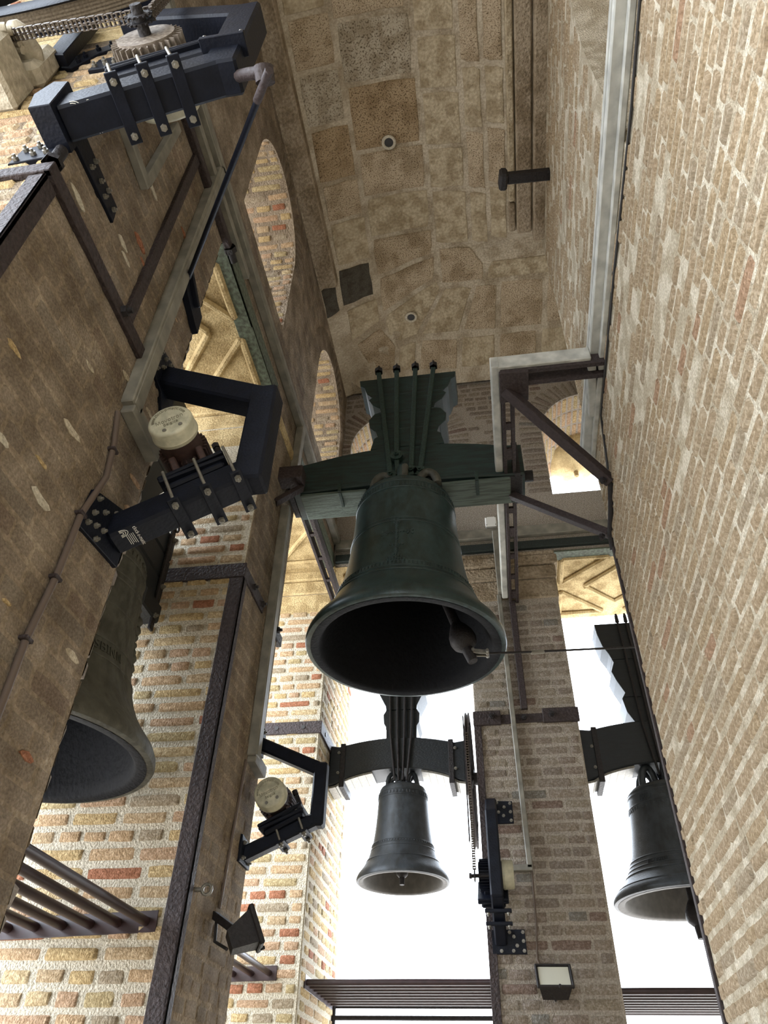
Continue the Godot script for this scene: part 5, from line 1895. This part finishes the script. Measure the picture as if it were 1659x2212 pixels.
	iron("iron_bar", "upright brown iron bar on the near left pier above its strap", "iron bar", s, M.iron)
	s = Shape.new()
	s.block(Vector3(LEFT, 6.49, -2.54), Vector3(LEFT + 0.05, 6.56, -0.9), 0.006)
	a = iron("iron_bar", "long level iron bar with a nut at its end above the left opening", "iron bar", s, M.iron)
	s = Shape.new()
	s.nut(Vector3(LEFT + 0.03, 6.52, -2.54), Vector3.FORWARD, 0.05, 0.04)
	s.cyl(Vector3(LEFT + 0.03, 6.52, -2.58), Vector3(LEFT + 0.03, 6.52, -2.66), 0.028, 0.028, 12)
	part(a, "end_nut", s, M.iron_dark)
	# steel lintel plates
	var plate := "steel lintel plates under the stone"
	s = Shape.new()
	s.block(Vector3(LEFT - 0.12, SOFFIT - 0.03, -3.94), Vector3(LEFT + 0.012, SOFFIT - 0.012, -2.50), 0.002)
	s.block(Vector3(LEFT, SOFFIT - 0.03, -3.94), Vector3(LEFT + 0.012, SOFFIT + 0.14, -2.50), 0.002)
	iron("lintel_plate", "green-grey metal lintel plate over the opening of the left bell", "lintel plate", s, M.copper, plate)
	s = Shape.new()
	s.block(Vector3(LEFT - 0.12, SOFFIT - 0.03, -6.44), Vector3(LEFT + 0.012, SOFFIT - 0.012, -4.85), 0.002)
	s.block(Vector3(LEFT, SOFFIT - 0.03, -6.44), Vector3(LEFT + 0.012, SOFFIT + 0.14, -4.85), 0.002)
	iron("lintel_plate", "pale green metal lintel plate over the third left opening behind the large bell", "lintel plate", s, M.copper, plate)
	s = Shape.new()
	s.block(Vector3(0.76, SOFFIT - 0.03, FAR - 0.14), Vector3(2.24, SOFFIT - 0.012, FAR + 0.012), 0.002)
	iron("lintel_plate", "pale metal lintel plate over the far right opening", "lintel plate", s, M.copper, plate)
	s = Shape.new()
	s.block(Vector3(-1.62, 6.56, FAR), Vector3(2.3, 6.66, FAR + 0.05), 0.006)
	iron("lintel_beam", "dark green steel beam along the far wall over the openings", "beam", s, M.beam_green)
	# iron stub out of the right wall, high up
	s = Shape.new()
	s.bar(Vector3(1.02, 9.03, -3.52), Vector3(0.56, 8.94, -3.46), 0.10, 0.10, Vector3.UP, 0.015)
	a = iron("iron_hook", "thick black iron stub with a hammer head sticking out high on the right wall", "iron hook", s, M.iron_dark)
	s = Shape.new()
	s.box(Transform3D(Basis(Vector3.UP, 0.13), Vector3(0.53, 8.925, -3.46)), Vector3(0.08, 0.17, 0.17), 0.02)
	part(a, "hook_head", s, M.iron_dark)


func ducts_and_cables() -> void:
	var g := "grey cable ducts along the walls"
	ducting("long grey cable duct running level along the right wall into the distance", [
		[Vector3(RIGHT - 0.05, 6.07, 0.6), Vector3(RIGHT - 0.05, 6.03, -4.50), 0.10, 0.12, Vector3.UP, Vector3(-0.052, 0.03, 0), Vector2(0.006, 0.05)],
		[Vector3(RIGHT - 0.02, 5.98, 0.6), Vector3(RIGHT - 0.02, 5.94, -4.46), 0.04, 0.05, Vector3.UP],
	], M.duct_pale, g)
	ducting("grey cable duct that follows the iron crossbar and the right bell frame", [
		[Vector3(0.225, 5.97, -3.44), Vector3(RIGHT - 0.1, 5.97, -3.44), 0.07, 0.13, Vector3.UP],
		[Vector3(0.215, 5.97, -3.40), Vector3(0.215, 5.97, -6.38), 0.065, 0.12, Vector3.UP, Vector3(0, -0.06, 0), Vector2(0.05, 0.006)],
		[Vector3(RIGHT - 0.09, 5.97, -3.44), Vector3(RIGHT - 0.05, 5.97, -4.0), 0.06, 0.09, Vector3.UP],
	], M.duct_pale, g)
	ducting("pair of grey cable ducts running along the left wall above the openings", [
		[Vector3(LEFT + 0.035, 6.86, 0.5), Vector3(LEFT + 0.035, 6.86, -6.42), 0.07, 0.10, Vector3.UP, Vector3(0.036, 0.0, 0), Vector2(0.006, 0.06)],
		[Vector3(LEFT + 0.03, 6.70, 0.5), Vector3(LEFT + 0.03, 6.70, -2.9), 0.05, 0.06, Vector3.UP],
	], M.duct, g)
	ducting("grey cable duct dropping down the near left pier to a slanted end piece", [
		[Vector3(LEFT + 0.035, 6.86, -2.14), Vector3(LEFT + 0.035, 4.28, -2.13), 0.10, 0.07, Vector3.RIGHT, Vector3(0.036, 0, 0), Vector2(0.06, 0.006)],
		[Vector3(LEFT + 0.035, 4.28, -2.11), Vector3(LEFT + 0.035, 4.26, -2.44), 0.07, 0.09, Vector3.UP],
	], M.duct, g)
	ducting("grey V of two short ducts on the near left pier under the top motor", [
		[Vector3(LEFT + 0.025, 6.30, -1.62), Vector3(LEFT + 0.025, 5.52, -1.60), 0.06, 0.05, Vector3.RIGHT],
		[Vector3(LEFT + 0.025, 5.53, -1.30), Vector3(LEFT + 0.025, 5.50, -1.62), 0.05, 0.06, Vector3.UP],
	], M.duct, g)
	ducting("grey cable duct running down the second left pier behind its corner iron", [
		[Vector3(LEFT + 0.04, 6.86, -4.62), Vector3(LEFT + 0.04, 6.02, -4.60), 0.09, 0.07, Vector3.RIGHT],
		[Vector3(LEFT + 0.04, 5.72, -4.52), Vector3(LEFT + 0.04, 3.56, -4.58), 0.10, 0.07, Vector3.RIGHT, Vector3(0.036, 0, 0.02), Vector2(0.04, 0.006)],
		[Vector3(LEFT + 0.035, 3.56, -4.55), Vector3(LEFT + 0.035, 3.54, -4.80), 0.07, 0.08, Vector3.UP],
	], M.duct, g)
	ducting("grey cable duct along the far wall above the dark beam, with a wide drop", [
		[Vector3(LEFT + 0.02, 6.80, FAR + 0.03), Vector3(3.0, 6.80, FAR + 0.03), 0.06, 0.13, Vector3.UP],
		[Vector3(0.20, 6.80, FAR + 0.07), Vector3(0.20, 5.98, FAR + 0.07), 0.11, 0.06, Vector3.BACK],
	], M.duct, g)
	ducting("narrow grey duct down the middle far pier with an elbow at the motor", [
		[Vector3(0.155, 5.98, FAR + 0.03), Vector3(0.185, 3.33, FAR + 0.03), 0.045, 0.04, Vector3.BACK],
		[Vector3(0.205, 3.335, FAR + 0.03), Vector3(0.02, 3.335, FAR + 0.03), 0.04, 0.05, Vector3.UP],
	], M.duct, g)
	# junction box
	var s := Shape.new()
	s.block(Vector3(0.08, 6.90, FAR), Vector3(0.21, 7.04, FAR + 0.06), 0.012)
	var j := iron("junction_box", "small white plastic junction box on the far wall beside the large bell", "junction box", s, M.white)
	s = Shape.new()
	for p in [Vector2(0.095, 6.915), Vector2(0.195, 6.915), Vector2(0.095, 7.025), Vector2(0.195, 7.025)]:
		s.cyl(Vector3(p.x, p.y, FAR + 0.058), Vector3(p.x, p.y, FAR + 0.063), 0.006, 0.006, 8)
	part(j, "box_screws", s, M.duct)
	# cables
	var c := thing("cable", "brown cable clipped in a long curve down the near left pier", "cable", Vector3(LEFT, 4.1, -2.1))
	rod(c, "cable_run", [Vector3(LEFT + 0.015, 4.20, -2.08), Vector3(LEFT + 0.02, 4.04, -2.13), Vector3(LEFT + 0.02, 3.85, -2.16), Vector3(LEFT + 0.02, 3.57, -2.09), Vector3(LEFT + 0.02, 3.24, -2.085), Vector3(LEFT + 0.02, 2.95, -2.055), Vector3(LEFT + 0.02, 2.74, -2.06), Vector3(LEFT + 0.02, 2.2, -2.06)], 0.014, M.cable, 8)
	for y in [[4.0, -2.14], [3.57, -2.09], [3.24, -2.085], [2.95, -2.055]]:
		s = Shape.new()
		s.block(Vector3(LEFT, y[0] - 0.008, y[1] - 0.024), Vector3(LEFT + 0.038, y[0] + 0.008, y[1] + 0.024), 0.003)
		part(c, "cable_clip", s, M.iron)
	c = thing("cable", "thin black cable running along the right wall beside its duct", "cable", Vector3(RIGHT, 5.9, -0.5))
	rod(c, "cable_run", [Vector3(RIGHT - 0.012, 5.82, 0.4), Vector3(RIGHT - 0.012, 5.86, -0.9), Vector3(RIGHT - 0.012, 5.80, -1.7), Vector3(RIGHT - 0.012, 5.84, -2.7), Vector3(RIGHT - 0.012, 5.83, -3.9), Vector3(RIGHT - 0.012, 5.45, -4.1)], 0.009, M.wire, 6)
	c = thing("cable", "thin brown cable down the second left pier to the floodlight", "cable", Vector3(LEFT, 3.5, -4.5))
	rod(c, "cable_run", [Vector3(LEFT + 0.012, 3.52, -4.52), Vector3(LEFT + 0.012, 3.2, -4.49), Vector3(LEFT + 0.012, 2.9, -4.46), Vector3(LEFT + 0.012, 2.62, -4.44)], 0.010, M.cable, 6)
	c = thing("cable", "thin brown cable down the middle far pier to the right floodlight", "cable", Vector3(0.19, 3.3, FAR))
	rod(c, "cable_run", [Vector3(0.197, 3.32, FAR + 0.012), Vector3(0.19, 2.95, FAR + 0.012), Vector3(0.17, 2.70, FAR + 0.012), Vector3(0.19, 2.66, FAR + 0.015), Vector3(0.26, 2.645, FAR + 0.03), Vector3(0.30, 2.60, FAR + 0.04)], 0.009, M.cable, 6)


func grilles() -> void:
	grille("row of brown bars across the left bell's opening, low at the left edge", Vector3(-1.83, 2.45, -3.94), Vector3(-2.72, 2.42, -3.94), Vector3(0, 0, 1.44), 7, 0.023)
	grille("short row of bars across the third left opening, behind the left floodlight", Vector3(-1.89, 2.62, -6.44), Vector3(-2.75, 2.60, -6.44), Vector3(0, 0, 1.59), 7, 0.022)
	grille("row of eight dark bars across the far middle opening under the small bell", Vector3(-1.645, 2.59, -6.66), Vector3(-1.645, 2.58, -7.62), Vector3(1.46, 0, 0), 8, 0.024)
	grille("row of dark bars across the far right opening beside the right wall", Vector3(0.757, 2.53, -6.66), Vector3(0.757, 2.52, -7.66), Vector3(1.485, 0, 0), 9, 0.024)
	var t := thing("guard_rail", "two thin rails over wire netting at the bottom of the far middle opening", "railing", Vector3(-0.9, 1.1, -7.72))
	rod(t, "rail", [Vector3(-1.65, 2.56, -7.72), Vector3(-0.18, 2.56, -7.72)], 0.012, M.iron_dark, 8)
	rod(t, "rail", [Vector3(-1.65, 2.48, -7.72), Vector3(-0.18, 2.48, -7.72)], 0.02, M.iron_dark, 8)
	for x in [-1.635, -0.195]:
		rod(t, "post", [Vector3(x, 1.0, -7.72), Vector3(x, 2.57, -7.72)], 0.02, M.iron_dark, 8)
	var s := Shape.new()
	var cell := 0.07
	for i in 44:
		var x0 := -1.63 - 1.4 + i * cell
		for e in [1, -1]:
			var a := Vector2(x0 if e == 1 else x0 + 1.4 + 0.0, 1.05)
			var b := Vector2(x0 + 1.4 if e == 1 else x0, 2.45)
			# clip to the opening
			var lo := -1.63
			var hi := -0.20
			var d := b - a
			var t0 := 0.0
			var t1 := 1.0
			var u0 := (lo - a.x) / d.x
			var u1 := (hi - a.x) / d.x
			t0 = maxf(t0, minf(u0, u1))
			t1 = minf(t1, maxf(u0, u1))
			if t1 - t0 > 0.02:
				var p := a + d * t0
				var q := a + d * t1
				s.cyl(Vector3(p.x, p.y, -7.72), Vector3(q.x, q.y, -7.72), 0.0022, 0.0022, 4, false)
	var net := part(t, "wire_netting", s, M.wire)
	net.set_meta("kind", "stuff")


func floodlight(label: String, wall: Vector3, out: Vector3, aim: Vector3, up: Vector3, w: float) -> void:
	var t := thing("floodlight", label, "floodlight", wall, "black floodlights on the piers")
	var c := wall + out
	var z := aim.normalized()
	var x := up.cross(z).normalized()
	var y := z.cross(x)
	var b := Basis(x, y, z)
	var s := Shape.new()
	var at := func(px: float, py: float, pz: float) -> Vector3: return c + b * Vector3(px * w, py * w, pz * w)
	var f := []
	var k := []
	for q in [[-1, -1], [1, -1], [1, 1], [-1, 1]]:
		f.append(at.call(q[0] * 0.5, q[1] * 0.36, 0.18))
		k.append(at.call(q[0] * 0.38, q[1] * 0.2 - 0.05, -0.42))
	for i in 4:
		var j := (i + 1) % 4
		s.quad(f[i], f[j], k[j], k[i], (f[i] + f[j]) * 0.5 - c)
	s.quad(k[0], k[1], k[2], k[3], -z)
	s.quad(f[0], f[1], f[2], f[3], z)
	part(t, "housing", s, M.iron_dark)
	for e in [[0, 0.39, 1.08, 0.07], [0, -0.39, 1.08, 0.07], [0.52, 0, 0.07, 0.85], [-0.52, 0, 0.07, 0.85]]:
		s = Shape.new()
		s.box(Transform3D(b, at.call(e[0], e[1], 0.2)), Vector3(e[2], e[3], 0.12) * w, 0.006)
		part(t, "front_frame", s, M.iron_dark)
	s = Shape.new()
	s.box(Transform3D(b, at.call(0, 0, 0.195)), Vector3(0.94, 0.68, 0.03) * w, 0.003)
	part(t, "front_glass", s, M.lamp_glass)
	s = Shape.new()
	s.bar(wall, c - z * w * 0.2 + y * w * 0.1, w * 0.22, w * 0.16, up, 0.006)
	part(t, "mounting_arm", s, M.iron_dark)
	rod(t, "lead", [wall + out * 0.1, wall + out * 0.15 - up * w * 0.5, c - z * w * 0.5 - y * w * 0.15], 0.009, M.wire, 6)
	s = Shape.new()
	s.cyl(at.call(0.12, -0.42, 0.2), at.call(0.12, -0.42, 0.30), w * 0.04, w * 0.04, 8)
	part(t, "frame_latch", s, M.iron_dark)


func lights_and_rest() -> void:
	floodlight("black floodlight on an arm at the bottom left, on the second left pier", Vector3(LEFT, 2.58, -4.40), Vector3(0.22, -0.10, 0.05), Vector3(0.80, 0.42, -0.30), Vector3.UP, 0.24)
	floodlight("black floodlight with a pale glass at the bottom of the middle far pier", Vector3(0.27, 2.56, FAR), Vector3(0, -0.02, 0.15), Vector3(0.03, 0.60, 0.80), Vector3.UP, 0.235)
	# eye bolt
	var s := Shape.new()
	s.cyl(Vector3(LEFT, 2.62, -4.04), Vector3(LEFT + 0.05, 2.62, -4.04), 0.012, 0.012, 8)
	var ring := []
	for i in 12:
		ring.append(Vector3(LEFT + 0.075 + 0.026 * cos(TAU * i / 12), 2.62 + 0.026 * sin(TAU * i / 12), -4.04))
	s.tube(ring, 0.009, 6, true)
	iron("eye_bolt", "small shiny eye bolt beside the corner iron of the second left pier", "eye bolt", s, M.zinc)
